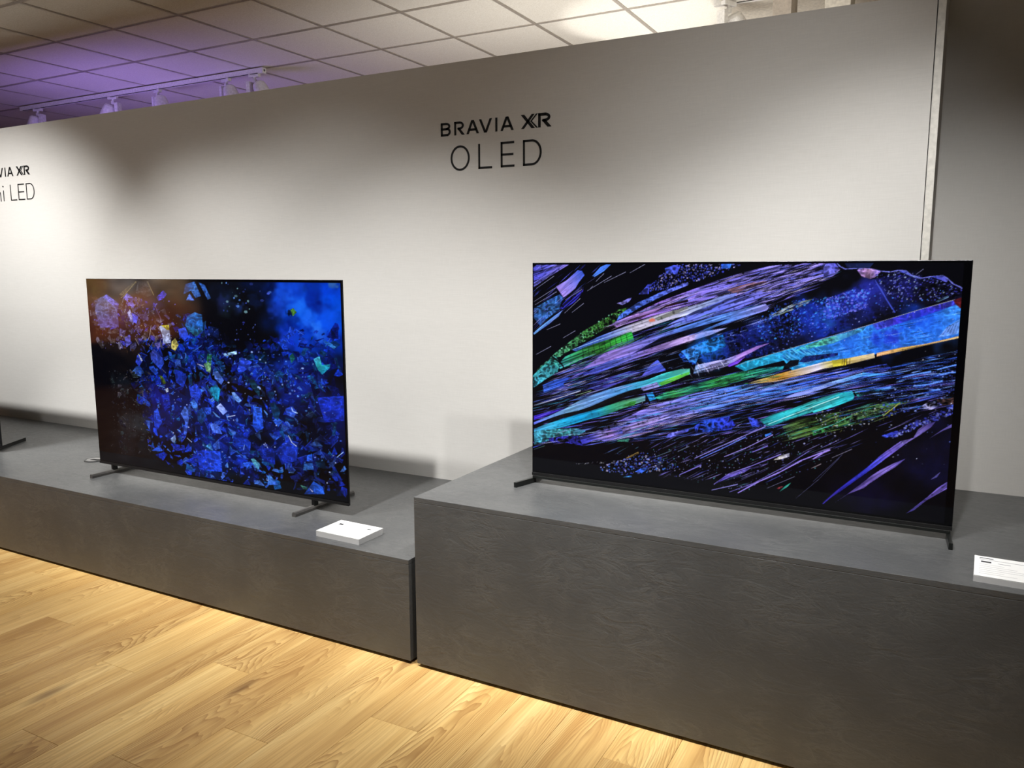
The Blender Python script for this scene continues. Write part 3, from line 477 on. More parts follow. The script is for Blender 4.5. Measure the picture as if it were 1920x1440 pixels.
('p',[0.5634,0.3583,0.5802,0.3523,0.5995,0.3338,0.6045,0.3217,0.5762,0.317],[(60,80,220),(40,60,200)],'g',0.6),
('p',[0.6432,0.4451,0.6697,0.4718,0.7091,0.4976,0.76,0.5365,0.7605,0.5223,0.716,0.4861,0.6768,0.458],[(150,155,240),(130,150,245),(150,170,245)],'s',0.2),
('p',[0.706,0.496,0.7426,0.524,0.7785,0.549,0.8066,0.5682,0.8581,0.5692,0.8399,0.5582,0.8071,0.5545,0.7695,0.5272,0.7062,0.4889],[(150,170,245),(120,160,245),(80,160,240),(50,120,220)],'s',0.3),
('p',[0.5921,0.3477,0.6219,0.3761,0.6669,0.4083,0.7105,0.448,0.7615,0.4857,0.7627,0.447,0.7117,0.4024,0.668,0.3663,0.623,0.3291,0.6091,0.3246],[(30,120,130),(40,170,185),(50,185,195),(60,170,170),(50,180,190)],'s',0.35),
('p',[0.7078,0.4298,0.737,0.4623,0.7706,0.4901,0.7873,0.4969,0.7928,0.4744,0.7908,0.4603,0.7672,0.4383,0.7383,0.4153,0.7088,0.3942],[(50,180,190),(60,190,200),(40,175,190),(30,140,160)],'s',0.3),
('l',[0.6113,0.3315,0.6675,0.3831,0.7621,0.4674],(190,235,235),1.5),
('p',[0.7922,0.4929,0.8108,0.5091,0.8322,0.5072,0.8597,0.5197,0.8646,0.5112,0.8373,0.4941,0.8141,0.4819,0.8001,0.4708],[(60,180,190),(20,60,80),(40,120,190),(60,150,220)],'s',0.6),
('l',[0.7991,0.503,0.8047,0.476],(6,10,14),1.5),
('l',[0.8024,0.5043,0.808,0.4774],(6,10,14),1.5),
('l',[0.8057,0.5057,0.8113,0.4788],(6,10,14),1.5),
('l',[0.809,0.507,0.8146,0.4801],(6,10,14),1.5),
('l',[0.8123,0.5083,0.8179,0.4815],(6,10,14),1.5),
('l',[0.8156,0.5097,0.8211,0.4828],(6,10,14),1.5),
('l',[0.8188,0.511,0.8244,0.4842],(6,10,14),1.5),
('l',[0.8221,0.5123,0.8277,0.4855],(6,10,14),1.5),
('l',[0.8254,0.5136,0.8309,0.4869],(6,10,14),1.5),
('l',[0.8286,0.515,0.8342,0.4882],(6,10,14),1.5),
('p',[0.6438,0.3283,0.6683,0.3536,0.6992,0.3754,0.7339,0.3934,0.7638,0.4062,0.765,0.3652,0.7358,0.3271,0.7035,0.2963,0.6612,0.2759],[(60,90,70),(85,120,60),(60,95,40),(55,85,40),(70,110,60)],'s',0.75),
('p',[0.7108,0.3204,0.74,0.354,0.7687,0.387,0.7902,0.3997,0.8204,0.4321,0.8524,0.4596,0.8844,0.4664,0.8627,0.4292,0.8261,0.4006,0.7911,0.3718,0.7602,0.3432,0.7113,0.3013],[(40,110,60),(50,110,50),(70,110,70),(60,90,60),(60,90,50)],'g',0.8),
('l',[0.853,0.4048,0.8846,0.4619],(150,150,60),2.4),
('l',[0.7109,0.318,0.7548,0.3565,0.7903,0.3974],(80,170,150),2.0),
('r',[0.6325,0.2857,0.7205,0.3803,0.8194,0.4435,0.8859,0.4624,0.8502,0.3913,0.7478,0.326,0.66,0.2705],120,0.05,1.0,(0.25,0.5),[(100,140,70),(20,30,14),(150,180,110),(6,8,6),(50,150,130)]),
('r',[0.7374,0.5094,0.8534,0.5888,0.9915,0.6831,0.9968,0.541,0.9583,0.4999,0.8579,0.4491,0.8182,0.4813],200,0.05,1.2,(0.14,0.3),[(50,90,215),(70,120,230),(30,50,150),(120,160,240),(8,8,18),(20,24,70)]),
('l',[0.8859,0.5588,0.908,0.5724,0.9386,0.5868],(90,140,240),3.0),
('l',[0.9492,0.5945,0.9683,0.6074,0.9914,0.6205],(90,140,240),3.0),
('l',[0.95,0.5726,0.9713,0.5859,0.9925,0.5904],(90,140,240),3.0),
('l',[0.9073,0.5278,0.9315,0.5352,0.9616,0.5542],(90,140,240),3.0),
('l',[0.941,0.5164,0.9584,0.5209],(90,140,240),3.0),
('l',[0.8508,0.5095,0.8643,0.5203],(90,140,240),3.0),
('d',[0.8471,0.4852,0.911,0.5489,0.9925,0.6565,0.9938,0.5047,0.9596,0.4637,0.8597,0.3928],200,1.2,[(60,80,190),(120,140,220),(30,40,120)]),
('p',[0.9511,0.4823,0.9726,0.4897,0.9917,0.4967,0.9916,0.4704,0.9649,0.4622],[(70,50,50),(80,55,55)],'g',0.8),
('p',[0.9213,0.4469,0.934,0.4666,0.9492,0.4732,0.9606,0.4615,0.9437,0.4413],[(120,130,210),(170,165,210),(90,100,180)],'g',0.7),
('p',[0.9717,0.4543,0.9904,0.4746,0.9913,0.4616,0.9764,0.4462],[(60,80,215),(90,120,235)],'g',0.5),
('d',[0.8659,0.329,0.9228,0.4023,0.9907,0.4659,0.9917,0.4397,0.9239,0.3709,0.8754,0.3215],220,1.4,[(60,70,200),(100,110,225),(150,160,235),(30,30,100)]),
('p',[0.852,0.3265,0.8791,0.3496,0.884,0.3414,0.8616,0.319],[(60,80,215),(50,60,200)],'g',0.5),
('p',[0.9854,0.4344,0.9917,0.4397,0.9925,0.4178,0.9881,0.4215],[(70,30,30),(80,35,30)],'g',0.4),
('p',[0.7391,0.029,0.7676,0.087,0.798,0.1421,0.8255,0.1908,0.85,0.2427,0.8765,0.2895,0.8896,0.3104,0.9141,0.3285,0.922,0.3616,0.9346,0.384,0.9541,0.3984,0.9461,0.3747,0.925,0.3395,0.9034,0.3084,0.8861,0.2776,0.8598,0.2308,0.8329,0.183,0.8008,0.1285,0.768,0.0727],[(30,30,110),(38,36,150),(45,45,180),(50,55,205),(70,70,205),(110,90,200),(125,105,195),(110,95,175),(90,75,150)],'s',0.3),
('p',[0.7594,0.0269,0.7878,0.0728,0.8156,0.1224,0.8382,0.1654,0.854,0.19,0.8788,0.2208,0.9021,0.245,0.8838,0.208,0.8616,0.1753,0.8345,0.1316,0.8232,0.11,0.7925,0.0787],[(90,80,150),(125,105,195),(135,110,205),(120,100,190),(95,80,165)],'s',0.25),
('p',[0.9432,0.3293,0.9641,0.3644,0.9847,0.3945,0.9913,0.4044,0.9894,0.3865,0.9684,0.3651],[(90,80,150),(110,95,180),(85,75,150)],'s',0.4),
('p',[0.9106,0.0289,0.9299,0.0665,0.9489,0.1035,0.9675,0.1446,0.9914,0.1841,0.9918,0.1549,0.9726,0.1276,0.9472,0.0893,0.926,0.0469],[(90,80,190),(100,85,190),(130,105,215),(135,115,230)],'s',0.4),
('p',[0.9521,0.1719,0.9615,0.1908,0.9708,0.2087,0.9639,0.1846],[(130,120,200),(120,110,190)],'f',0.1),
('b',[0.9607,0.2742],0.08,(14,14,60),0.6),
('b',[0.8403,0.0999],0.07,(14,10,52),0.6),
('l',[0.4422,0.154,0.4956,0.2098,0.5533,0.2693,0.6068,0.3221],(130,120,205),2.2),
('l',[0.4562,0.1569,0.5104,0.2126,0.5629,0.271],(90,110,220),2.2),
('l',[0.5137,0.1753,0.564,0.223,0.624,0.2906],(140,125,210),2.0),
('l',[0.4059,0.0728,0.4593,0.128],(110,100,190),2.6),
('l',[0.4912,0.0489,0.5275,0.1045,0.5753,0.146,0.6444,0.2126],(120,105,195),2.2),
('l',[0.5489,0.0244,0.5959,0.0845,0.6417,0.1343,0.6905,0.1963,0.7467,0.2498],(140,120,215),3.0),
('l',[0.5292,0.0241,0.5818,0.0724,0.6504,0.1578,0.7051,0.2375],(100,90,170),1.6),
('l',[0.4867,0.0228,0.5481,0.0623],(120,115,190),2.0),
('l',[0.6812,0.033,0.7283,0.1237,0.7693,0.2209],(60,60,90),1.0),
('l',[0.6154,0.0605,0.6765,0.1247],(90,90,120),1.2),
('l',[0.5574,0.0845,0.618,0.1508],(70,70,100),1.2),
('l',[0.5787,0.2083,0.6135,0.2412],(110,100,190),2.6),
('l',[0.7399,0.0244,0.773,0.092],(50,40,150),3.0),
('l',[0.7115,0.1667,0.7309,0.1878],(120,100,110),1.4),
('l',[0.714,0.2054,0.7334,0.2334,0.7492,0.2509],(150,125,220),3.0),
('l',[0.7539,0.2184,0.7944,0.2621],(110,105,130),1.3),
('l',[0.7149,0.1693,0.7321,0.1899],(120,110,120),1.2),
('l',[0.7165,0.1113,0.7756,0.2371],(60,60,100),1.0),
('l',[0.0045,0.1114,0.0368,0.1349],(60,90,90),1.2),
('l',[0.3431,0.1411,0.3838,0.177],(90,110,130),1.2),
('l',[0.3411,0.1206,0.3753,0.1436],(60,90,100),1.0),
('l',[0.3997,0.1762,0.4282,0.2052],(110,120,150),1.2),
('p',[0.4937,0.0518,0.5179,0.0934,0.5469,0.1177,0.5802,0.1427,0.5615,0.1165,0.5279,0.0867],[(70,60,160),(110,95,200),(90,80,170)],'s',0.4),
('p',[0.5684,0.1313,0.6036,0.1608,0.6176,0.1682,0.5992,0.1468],[(70,60,130),(90,80,150)],'s',0.5),
('d',[0.1888,0.0578,0.3078,0.1612,0.3593,0.1384,0.4098,0.1054,0.27,0.0415,0.2096,0.0394],240,1.5,[(60,70,200),(120,130,220),(170,160,190),(40,40,120),(60,110,215)]),
('d',[0.3583,0.2039,0.6154,0.3131,0.7734,0.3207,0.7262,0.1736,0.5657,0.0343,0.4475,0.0489,0.2694,0.0976],420,1.0,[(90,90,160),(150,150,200),(50,50,110),(60,120,130)]),
('d',[0.1188,0.066,0.2293,0.1005,0.2692,0.1088,0.2694,0.0976,0.1188,0.0602],30,1.1,[(170,170,180),(90,90,110)]),
('p',[0.2655,0.1212,0.2984,0.1563,0.3009,0.1487,0.2751,0.1232],[(190,150,80),(160,130,70)],'s',0.5),
('p',[0.6266,0.1831,0.6445,0.2084,0.6626,0.2206,0.663,0.2056,0.645,0.1912],[(170,160,150),(205,200,205),(150,150,190)],'g',0.5),
('p',[0.6438,0.052,0.657,0.0813,0.6692,0.0972,0.6617,0.0781],[(40,140,130),(60,170,150)],'s',0.2),
('p',[0.6376,0.0658,0.6478,0.077,0.6525,0.0759,0.6412,0.0623],[(120,40,50),(140,50,60)],'g',0.3),
('p',[0.6053,0.2873,0.6191,0.2984,0.6216,0.2923,0.6079,0.2791],[(50,110,220),(60,120,220)],'f',0.1),
('p',[0.2902,0.0612,0.3065,0.0811,0.3345,0.0951,0.3092,0.0613],[(60,90,215),(50,100,225),(80,90,190)],'g',0.5),
('p',[0.2569,0.0292,0.2809,0.0428,0.2834,0.0352],[(60,140,190),(50,110,200)],'g',0.4),
('d',[0.7086,0.4014,0.8061,0.43,0.8901,0.4333,0.8321,0.36,0.7364,0.3058],160,1.0,[(190,190,200),(90,110,160),(40,60,110),(130,130,60)]),
('r',[0.0023,0.4198,0.3144,0.6084,0.5928,0.7998,0.6048,0.7513,0.4022,0.5529,0.1858,0.375,0.0028,0.2556],150,0.06,0.7,(0.27,0.4),[(6,6,12),(170,170,235),(8,8,16),(120,150,240)]),
('r',[0.0031,0.1847,0.3178,0.3715,0.6637,0.5398,0.8625,0.599,0.817,0.5191,0.5579,0.3855,0.268,0.2092,0.0167,0.1279],220,0.07,0.8,(0.2,0.33),[(6,6,12),(190,185,245),(5,5,10),(140,170,245),(8,8,18)]),
('d',[0.3529,0.5586,0.6048,0.7513,0.8535,0.8736,0.9859,0.8326,1.0083,0.2343,0.7774,0.1846,0.385,0.1001,0.188,0.1491],260,0.8,[(150,160,220),(90,110,200),(190,190,220),(50,60,150)]),
('r',[0.2845,0.4542,0.553,0.6083,0.7621,0.7029,0.9859,0.8326,0.9892,0.7448,0.7146,0.5938,0.4404,0.4417],80,0.05,0.6,(0.2,0.3),[(10,20,40),(150,200,245),(8,16,30)]),
]
ART_LEFT = [
('b',[0.8363,0.9113],0.16,(0,40,170),0.9),
('b',[0.9272,0.8168],0.14,(0,60,205),0.9),
('b',[0.9676,0.9636],0.1,(0,60,215),0.9),
('b',[0.8057,0.9517],0.07,(10,60,195),0.8),
('b',[0.8662,0.8547],0.07,(10,90,225),0.8),
('b',[0.9707,0.8514],0.06,(0,80,225),0.7),
('b',[0.8257,0.9769],0.05,(10,70,210),0.7),
('b',[0.8433,0.7289],0.07,(0,45,185),0.8),
('b',[0.9613,0.7212],0.07,(0,40,170),0.7),
('b',[0.8963,0.5998],0.09,(5,20,110),0.7),
('b',[0.7923,0.555],0.08,(0,30,140),0.7),
('b',[0.4661,0.6289],0.08,(5,30,140),0.7),
('b',[0.2783,0.4606],0.09,(5,20,120),0.7),
('b',[0.4798,0.2903],0.13,(0,25,120),0.7),
('b',[0.6225,0.213],0.12,(0,20,105),0.7),
('b',[0.9534,0.423],0.09,(15,35,165),0.8),
('b',[0.7945,0.2258],0.09,(0,25,125),0.7),
('b',[0.5003,0.0884],0.09,(0,40,150),0.8),
('b',[0.3075,0.2635],0.08,(8,30,140),0.7),
('b',[0.5782,0.3512],0.09,(0,25,120),0.6),
('b',[0.8344,0.4488],0.06,(5,40,190),0.7),
('b',[0.9565,0.3058],0.08,(0,15,95),0.7),
('b',[0.7524,0.3592],0.06,(0,20,90),0.6),
('b',[0.6796,0.5952],0.07,(0,25,130),0.6),
('b',[0.6075,0.869],0.05,(20,40,55),0.7),
('b',[0.5819,0.929],0.06,(8,18,45),0.6),
('b',[0.0919,0.8195],0.08,(60,66,120),0.7),
('b',[0.184,0.8048],0.05,(50,50,150),0.6),
('b',[0.2939,0.875],0.05,(55,50,120),0.6),
('b',[0.0738,0.9343],0.06,(62,54,26),0.7),  # brown reflected from across the room, painted into the picture from here on
('b',[0.2602,0.8458],0.09,(50,42,40),0.7),
('b',[0.1835,0.6618],0.09,(40,26,24),0.7),
('b',[0.0661,0.6919],0.06,(36,22,18),0.7),
('b',[0.1574,0.24],0.06,(52,56,60),0.7),
('b',[0.2163,0.2394],0.04,(40,52,60),0.6),
('b',[0.1158,0.1234],0.07,(24,22,28),0.8),
('b',[0.1275,0.443],0.05,(16,24,34),0.7),
('b',[0.2327,0.0948],0.06,(14,22,30),0.7),
('b',[0.4577,0.7642],0.04,(10,70,110),0.7),
('b',[0.379,0.4162],0.07,(0,22,100),0.6),
('b',[0.2983,0.3868],0.05,(10,25,150),0.6),
('b',[0.8048,0.9268],0.035,(20,80,215),0.8),
('b',[0.8483,0.8869],0.03,(30,110,235),0.8),
('b',[0.9054,0.9135],0.04,(0,20,120),0.8),
('b',[0.9288,0.8738],0.03,(0,10,90),0.7),
('b',[0.8843,0.8309],0.03,(30,100,235),0.7),
('b',[0.9515,0.81],0.05,(10,80,230),0.7),
('b',[0.9142,0.7915],0.025,(40,120,240),0.7),
('b',[0.9742,0.9876],0.02,(70,110,140),0.7),
('b',[0.8331,0.8116],0.03,(0,15,90),0.7),
('b',[0.7601,0.9506],0.03,(0,6,40),0.8),
('b',[0.7768,0.8674],0.03,(20,60,190),0.7),
('b',[0.8682,0.714],0.04,(10,70,210),0.7),
('b',[0.9252,0.743],0.03,(50,120,240),0.6),
('b',[0.8113,0.735],0.04,(20,60,215),0.8),
('b',[0.8136,0.6084],0.03,(30,80,225),0.6),
('b',[0.7857,0.5543],0.05,(15,50,180),0.7),
('b',[0.8562,0.5282],0.05,(10,40,160),0.7),
('b',[0.705,0.8984],0.03,(8,24,70),0.7),
('b',[0.6351,0.8615],0.03,(40,80,190),0.6),
('b',[0.58,0.8854],0.03,(30,40,110),0.6),
('c',[0.2519,0.7048,0.4981,0.6768,0.7064,0.5805,0.9635,0.5737,0.987,0.0485,0.4649,-0.023,0.25,0.1079,0.1956,0.451],900,0.036,[(20,55,205),(12,40,165),(35,80,225),(8,26,120),(15,36,150),(60,105,235),(5,14,75),(12,66,130)]),
('c',[0.3854,0.8329,0.5036,0.7937,0.6422,0.6968,0.9698,0.8191,0.9857,0.4938,0.6343,0.5022,0.3878,0.585],330,0.034,[(10,45,180),(6,20,110),(20,60,200),(4,10,70),(12,60,120)]),
('c',[0.0275,0.8944,0.2635,0.9017,0.3984,0.788,0.3762,0.658,0.1811,0.6232,0.0103,0.6486],240,0.028,[(74,70,120),(90,84,170),(66,56,56),(84,76,86),(64,64,190),(60,42,34),(96,92,110)]),
('c',[0.0893,0.5175,0.2745,0.5364,0.2483,0.078,0.0943,0.0589],170,0.016,[(40,44,50),(24,28,36),(52,50,60),(14,20,40),(30,40,44),(10,10,14)]),
('b',[0.6104,0.7733],0.09,(1,1,4),0.9),
('b',[0.6444,0.7493],0.08,(1,1,4),0.9),
('b',[0.8759,0.3351],0.09,(1,1,4),0.92),
('b',[0.709,0.4672],0.05,(1,1,4),0.9),
('b',[0.0213,0.4206],0.06,(1,1,4),0.9),
('b',[0.022,0.168],0.07,(1,1,4),0.9),
('b',[0.0275,0.5112],0.05,(1,1,4),0.9),
('b',[0.6871,0.2513],0.045,(1,1,4),0.85),
('b',[0.5462,0.7695],0.05,(1,1,4),0.8),
('b',[0.9077,0.1172],0.07,(1,1,4),0.85),
('b',[0.8286,0.0566],0.06,(1,1,4),0.8),
('b',[0.5844,0.4964],0.04,(1,1,4),0.8),
('b',[0.4321,0.2453],0.035,(1,1,4),0.7),
('b',[0.4112,0.8883],0.05,(1,1,4),0.8),
('b',[0.8215,0.8485],0.012,(1,1,4),0.95),
('b',[0.6624,0.6809],0.04,(1,1,4),0.7),
('b',[0.3839,0.5103],0.04,(1,1,4),0.7),
('b',[0.7495,0.6536],0.04,(1,1,4),0.6),
('b',[0.2264,0.5506],0.05,(1,1,4),0.6),
('b',[0.0143,0.0541],0.05,(1,1,4),0.9),
('p',[0.366,0.6849,0.3825,0.7046,0.3963,0.6734,0.3791,0.6398,0.3642,0.6524],[(190,180,100),(170,160,80)],'g',0.35),
('p',[0.3965,0.7513,0.4275,0.7623,0.4404,0.7178,0.4202,0.6936,0.4023,0.7151],[(40,80,220),(30,60,200)],'g',0.35),
('p',[0.4379,0.8172,0.4688,0.8384,0.4979,0.8273,0.4993,0.7487,0.4704,0.718,0.4418,0.7451,0.428,0.7714],[(20,80,90),(25,90,180),(30,90,160)],'g',0.35),
('p',[0.2713,0.6213,0.2887,0.6435,0.326,0.5979,0.3284,0.57,0.3108,0.5401,0.2732,0.5837],[(50,60,150),(30,60,180)],'g',0.35),
('p',[0.4938,0.586,0.5105,0.5967,0.5292,0.6362,0.5176,0.5431,0.5032,0.5506],[(120,160,110),(60,140,100)],'g',0.35),
('p',[0.5109,0.6373,0.5292,0.6362,0.5221,0.5932,0.5053,0.5962],[(30,90,60),(30,120,90)],'g',0.35),
('p',[0.5693,0.6423,0.5823,0.6461,0.5939,0.633,0.5831,0.6302],[(120,170,220),(150,190,230)],'g',0.35),
('p',[0.5896,0.6485,0.6254,0.6604,0.6247,0.6445,0.5919,0.6363],[(130,180,235),(160,200,240)],'g',0.35),
('p',[0.8976,0.6458,0.918,0.6617,0.9249,0.621,0.9527,0.6278,0.9498,0.6094,0.9249,0.5778,0.91,0.6012],[(60,150,190),(25,130,140),(20,120,160)],'g',0.35),
('p',[0.5325,0.5492,0.5474,0.5552,0.5693,0.5126,0.5589,0.4889,0.5347,0.5178],[(90,130,235),(70,110,225)],'g',0.35),
('p',[0.5103,0.465,0.5371,0.4882,0.5542,0.4658,0.5427,0.4026,0.5263,0.4122],[(20,120,170),(20,145,190)],'g',0.35),
('p',[0.5971,0.4576,0.6078,0.4589,0.6345,0.4221,0.6233,0.4072,0.6029,0.4269],[(120,165,245),(90,140,240)],'g',0.35),
('p',[0.5335,0.3767,0.5512,0.3973,0.5771,0.3601,0.5596,0.3393],[(150,170,245),(110,140,240)],'g',0.35),
('p',[0.5021,0.2892,0.5354,0.2898,0.5517,0.2428,0.515,0.245],[(80,120,240),(60,100,235)],'g',0.35),
('p',[0.4559,0.3425,0.4758,0.3639,0.4926,0.3248,0.4717,0.2798,0.4559,0.296],[(16,60,120),(14,50,130)],'g',0.35),
('p',[0.3858,0.323,0.4073,0.3637,0.4175,0.337,0.4194,0.2997,0.4034,0.2103,0.392,0.215,0.4029,0.2784],[(50,80,190),(70,110,220)],'g',0.35),
('p',[0.4276,0.3851,0.4437,0.4041,0.4598,0.3756,0.4534,0.3375,0.4377,0.3586],[(50,100,210),(70,130,230)],'g',0.35),
('p',[0.663,0.5232,0.684,0.53,0.7041,0.4841,0.7014,0.4487,0.6755,0.4894],[(8,40,60),(14,56,80)],'g',0.35),
('p',[0.7378,0.4228,0.7582,0.4299,0.7748,0.3887,0.7652,0.3436,0.749,0.3587],[(6,40,80),(12,56,100)],'g',0.35),
('p',[0.7938,0.4045,0.8173,0.4207,0.8328,0.3971,0.822,0.3654,0.7994,0.375],[(30,60,190),(60,100,220)],'g',0.35),
('p',[0.6755,0.401,0.7077,0.3967,0.7109,0.2998,0.6845,0.2732,0.6717,0.3024],[(20,60,190),(40,90,220)],'g',0.35),
('p',[0.5952,0.2447,0.6245,0.2632,0.6615,0.2199,0.6516,0.1456,0.6238,0.1586,0.5896,0.198],[(8,36,140),(20,50,170)],'g',0.35),
('p',[0.6583,0.1378,0.6691,0.1445,0.6924,0.1174,0.6844,0.0886,0.6679,0.1125],[(80,160,180),(60,120,170)],'g',0.35),
('p',[0.8511,0.1534,0.8804,0.1636,0.884,0.134,0.8469,0.122],[(40,90,160),(30,70,150)],'g',0.35),
('p',[0.8621,0.1947,0.8785,0.2065,0.8819,0.1708,0.8613,0.1685],[(40,80,210),(30,90,225)],'g',0.35),
('p',[0.7182,0.0685,0.7286,0.0725,0.7544,0.0313,0.7166,0.023],[(60,120,200),(40,80,190)],'g',0.35),
('p',[0.9051,0.4709,0.9917,0.4905,0.992,0.3786,0.927,0.3601],[(14,34,150),(24,52,200)],'g',0.35),
('p',[0.4381,0.8964,0.4525,0.9299,0.4716,0.8948],[(70,110,200),(60,90,180)],'g',0.35),
('p',[0.4283,0.9248,0.4383,0.9742,0.4762,0.9882,0.4985,0.9179,0.476,0.9083,0.4592,0.9435],[(20,50,110),(50,100,180),(30,70,140)],'g',0.35),
('p',[0.4922,0.984,0.5157,0.9712,0.5366,0.9085,0.5247,0.901],[(40,90,180),(60,110,210)],'g',0.35),
('p',[0.314,0.9079,0.3449,0.9426,0.3594,0.9229,0.3409,0.8968,0.3224,0.8898],[(70,60,190),(50,45,170)],'g',0.35),
('p',[0.8253,0.8653,0.8363,0.8716,0.8472,0.8538,0.8339,0.835],[(70,120,50),(60,110,40)],'g',0.35),
('p',[0.815,0.6509,0.8272,0.6672,0.8355,0.6443,0.8217,0.6177],[(20,90,110),(20,80,70)],'g',0.35),
('p',[0.3012,0.5107,0.3192,0.5032,0.3332,0.4708,0.3186,0.4635],[(70,90,30),(56,76,20)],'g',0.35),
('p',[0.0337,0.883,0.0897,0.9155,0.1367,0.8788,0.1383,0.745,0.0519,0.7398,0.0326,0.8168],[(70,76,120),(80,84,130),(74,70,140)],'g',0.35),
('p',[0.0758,0.9007,0.0916,0.9175,0.1463,0.8696,0.1402,0.8408,0.1001,0.8775],[(110,110,220),(90,84,190)],'g',0.35),
('p',[0.181,0.8236,0.1947,0.8431,0.2097,0.7919,0.2043,0.7584],[(150,150,190),(120,120,200)],'g',0.35),
('p',[0.2018,0.8245,0.2295,0.807,0.219,0.7687,0.2055,0.7775],[(70,80,220),(80,90,230)],'g',0.35),
('p',[0.162,0.6938,0.1864,0.7098,0.1877,0.6621,0.1655,0.6412],[(90,90,190),(80,80,180)],'g',0.35),
('p',[0.2133,0.6068,0.2364,0.5802,0.2179,0.545,0.2027,0.5675],[(30,50,170),(50,70,200)],'g',0.35),
('p',[0.2162,0.6128,0.2217,0.6095,0.2363,0.5783,0.2295,0.5739],[(160,170,200),(170,180,210)],'g',0.35),
('p',[0.1493,0.9172,0.2285,0.9938,0.2402,0.9865,0.167,0.9063],[(70,60,40),(60,50,30)],'g',0.35),
('p',[0.2406,0.9921,0.2845,0.9872,0.3045,0.9214,0.2635,0.9017,0.2245,0.9286],[(60,58,60),(50,46,46)],'g',0.35),
('p',[0.6231,0.5719,0.643,0.6312,0.6803,0.6127,0.6616,0.5759,0.6292,0.5505],[(30,60,190),(40,70,220)],'g',0.35),
('p',[0.9311,0.7353,0.9522,0.7245,0.973,0.7058,0.9666,0.6955,0.9368,0.7193],[(30,100,235),(60,150,240)],'g',0.35),
('p',[0.3351,0.1814,0.3562,0.2061,0.3588,0.1807,0.35,0.1629,0.3386,0.1724],[(140,170,230),(120,150,220)],'g',0.35),
('p',[0.3252,0.4396,0.3375,0.4468,0.3421,0.4304,0.3305,0.4213],[(150,160,190),(160,170,200)],'g',0.35),
('p',[0.4816,0.1693,0.5013,0.1897,0.5121,0.1487],[(60,130,190),(50,100,180)],'g',0.35),
('p',[0.3703,0.5461,0.4009,0.54,0.4226,0.5145,0.4043,0.4567,0.3746,0.4813],[(16,36,140),(20,50,170)],'g',0.35),
('p',[0.4419,0.1338,0.4731,0.149,0.5403,0.1521,0.5432,0.0503,0.4527,0.041],[(20,50,190),(30,70,215)],'g',0.35),
('p',[0.6847,0.188,0.7138,0.2291,0.7467,0.1995,0.7476,0.1284,0.7035,0.1376],[(16,36,140),(14,40,160)],'g',0.35),
('p',[0.7535,0.2007,0.7956,0.2611,0.8346,0.2505,0.8253,0.1615,0.7714,0.1331],[(14,34,140),(24,56,190)],'g',0.35),
('p',[0.8467,0.0076,0.8811,0.0768,0.9124,0.0575,0.9178,0.024],[(20,60,170),(30,80,190)],'g',0.35),
('p',[0.8349,0.0491,0.8543,0.0446,0.8617,0.0331,0.8441,0.0318],[(60,110,100),(40,90,80)],'g',0.35),
('p',[0.864,0.0424,0.8797,0.0284,0.8763,0.0232],[(190,190,235),(180,180,230)],'g',0.35),
('p',[0.27,0.3156,0.2875,0.3374,0.3035,0.2628,0.2809,0.2206,0.2672,0.2378],[(20,50,190),(40,80,220)],'g',0.35),
('p',[0.3075,0.407,0.34,0.4206,0.3444,0.3549,0.3188,0.3227],[(10,30,140),(20,40,160)],'g',0.35),
('p',[0.4275,0.4595,0.4589,0.4817,0.4793,0.4382,0.4624,0.3991,0.4328,0.4138],[(30,60,200),(24,56,180)],'g',0.35),
('p',[0.3273,0.7656,0.3604,0.7703,0.3606,0.7445,0.3457,0.7436],[(170,165,50),(185,175,60)],'g',0.35),
('p',[0.3176,0.7604,0.3273,0.7656,0.3497,0.7438,0.3606,0.7445,0.3634,0.6801,0.3317,0.6731,0.3286,0.7175],[(150,165,200),(150,160,205)],'g',0.35),
('l',[0.2366,0.9939,0.1697,0.9083,0.1566,0.9003],(120,105,70),1.6),
('l',[0.2804,0.9853,0.3042,0.9168],(120,105,70),1.6),
('l',[0.2835,0.763,0.2752,0.7157,0.2673,0.6917],(150,140,150),1.4),
('l',[0.3088,0.8571,0.3289,0.7934],(110,80,110),1.4),
('l',[0.8151,0.4135,0.8197,0.3952,0.8357,0.389],(170,200,250),2.0),
('l',[0.5737,0.3323,0.6066,0.3445],(170,180,220),1.8),
('l',[0.7995,0.2793,0.8116,0.2464,0.8275,0.2318],(190,200,230),1.6),
('l',[0.7138,0.2291,0.7231,0.204],(150,160,210),1.4),
('l',[0.4676,0.5835,0.4931,0.5723],(190,180,210),1.6),
('l',[0.4066,0.1985,0.425,0.1799],(170,180,220),1.5),
('l',[0.9632,0.2055,0.9854,0.235],(150,180,240),1.8),
('l',[0.7921,1.0259,0.7953,1.0251],(1,1,1),1),
('l',[0.4557,0.6462,0.4907,0.6762],(60,110,180),1.4),
('l',[0.3151,0.5452,0.3337,0.5236],(90,90,110),1.2),
('l',[0.5921,0.1709,0.6477,0.1358],(60,100,190),1.2),
('l',[0.6364,0.2064,0.6317,0.1783],(120,150,220),1.6),
('d',[0.3428,0.6181,0.709,0.6501,0.9878,0.5764,0.9752,0.0715,0.3883,-0.0108,0.2777,0.3071],230,1.1,[(90,120,220),(180,190,240),(60,100,230),(80,140,220)]),
('d',[0.6758,0.6733,0.9045,0.6672,0.8669,0.4617,0.7024,0.4751],34,1.5,[(150,180,245),(90,140,240)]),
('d',[0.0254,0.8652,0.4041,0.8971,0.3926,0.6777,0.0261,0.6201],90,1.0,[(150,140,170),(170,150,120),(110,100,200)]),
('d',[0.0718,0.5157,0.2745,0.5364,0.2566,0.0796,0.0587,0.0522],200,0.9,[(80,80,86),(50,54,66),(100,90,90)]),
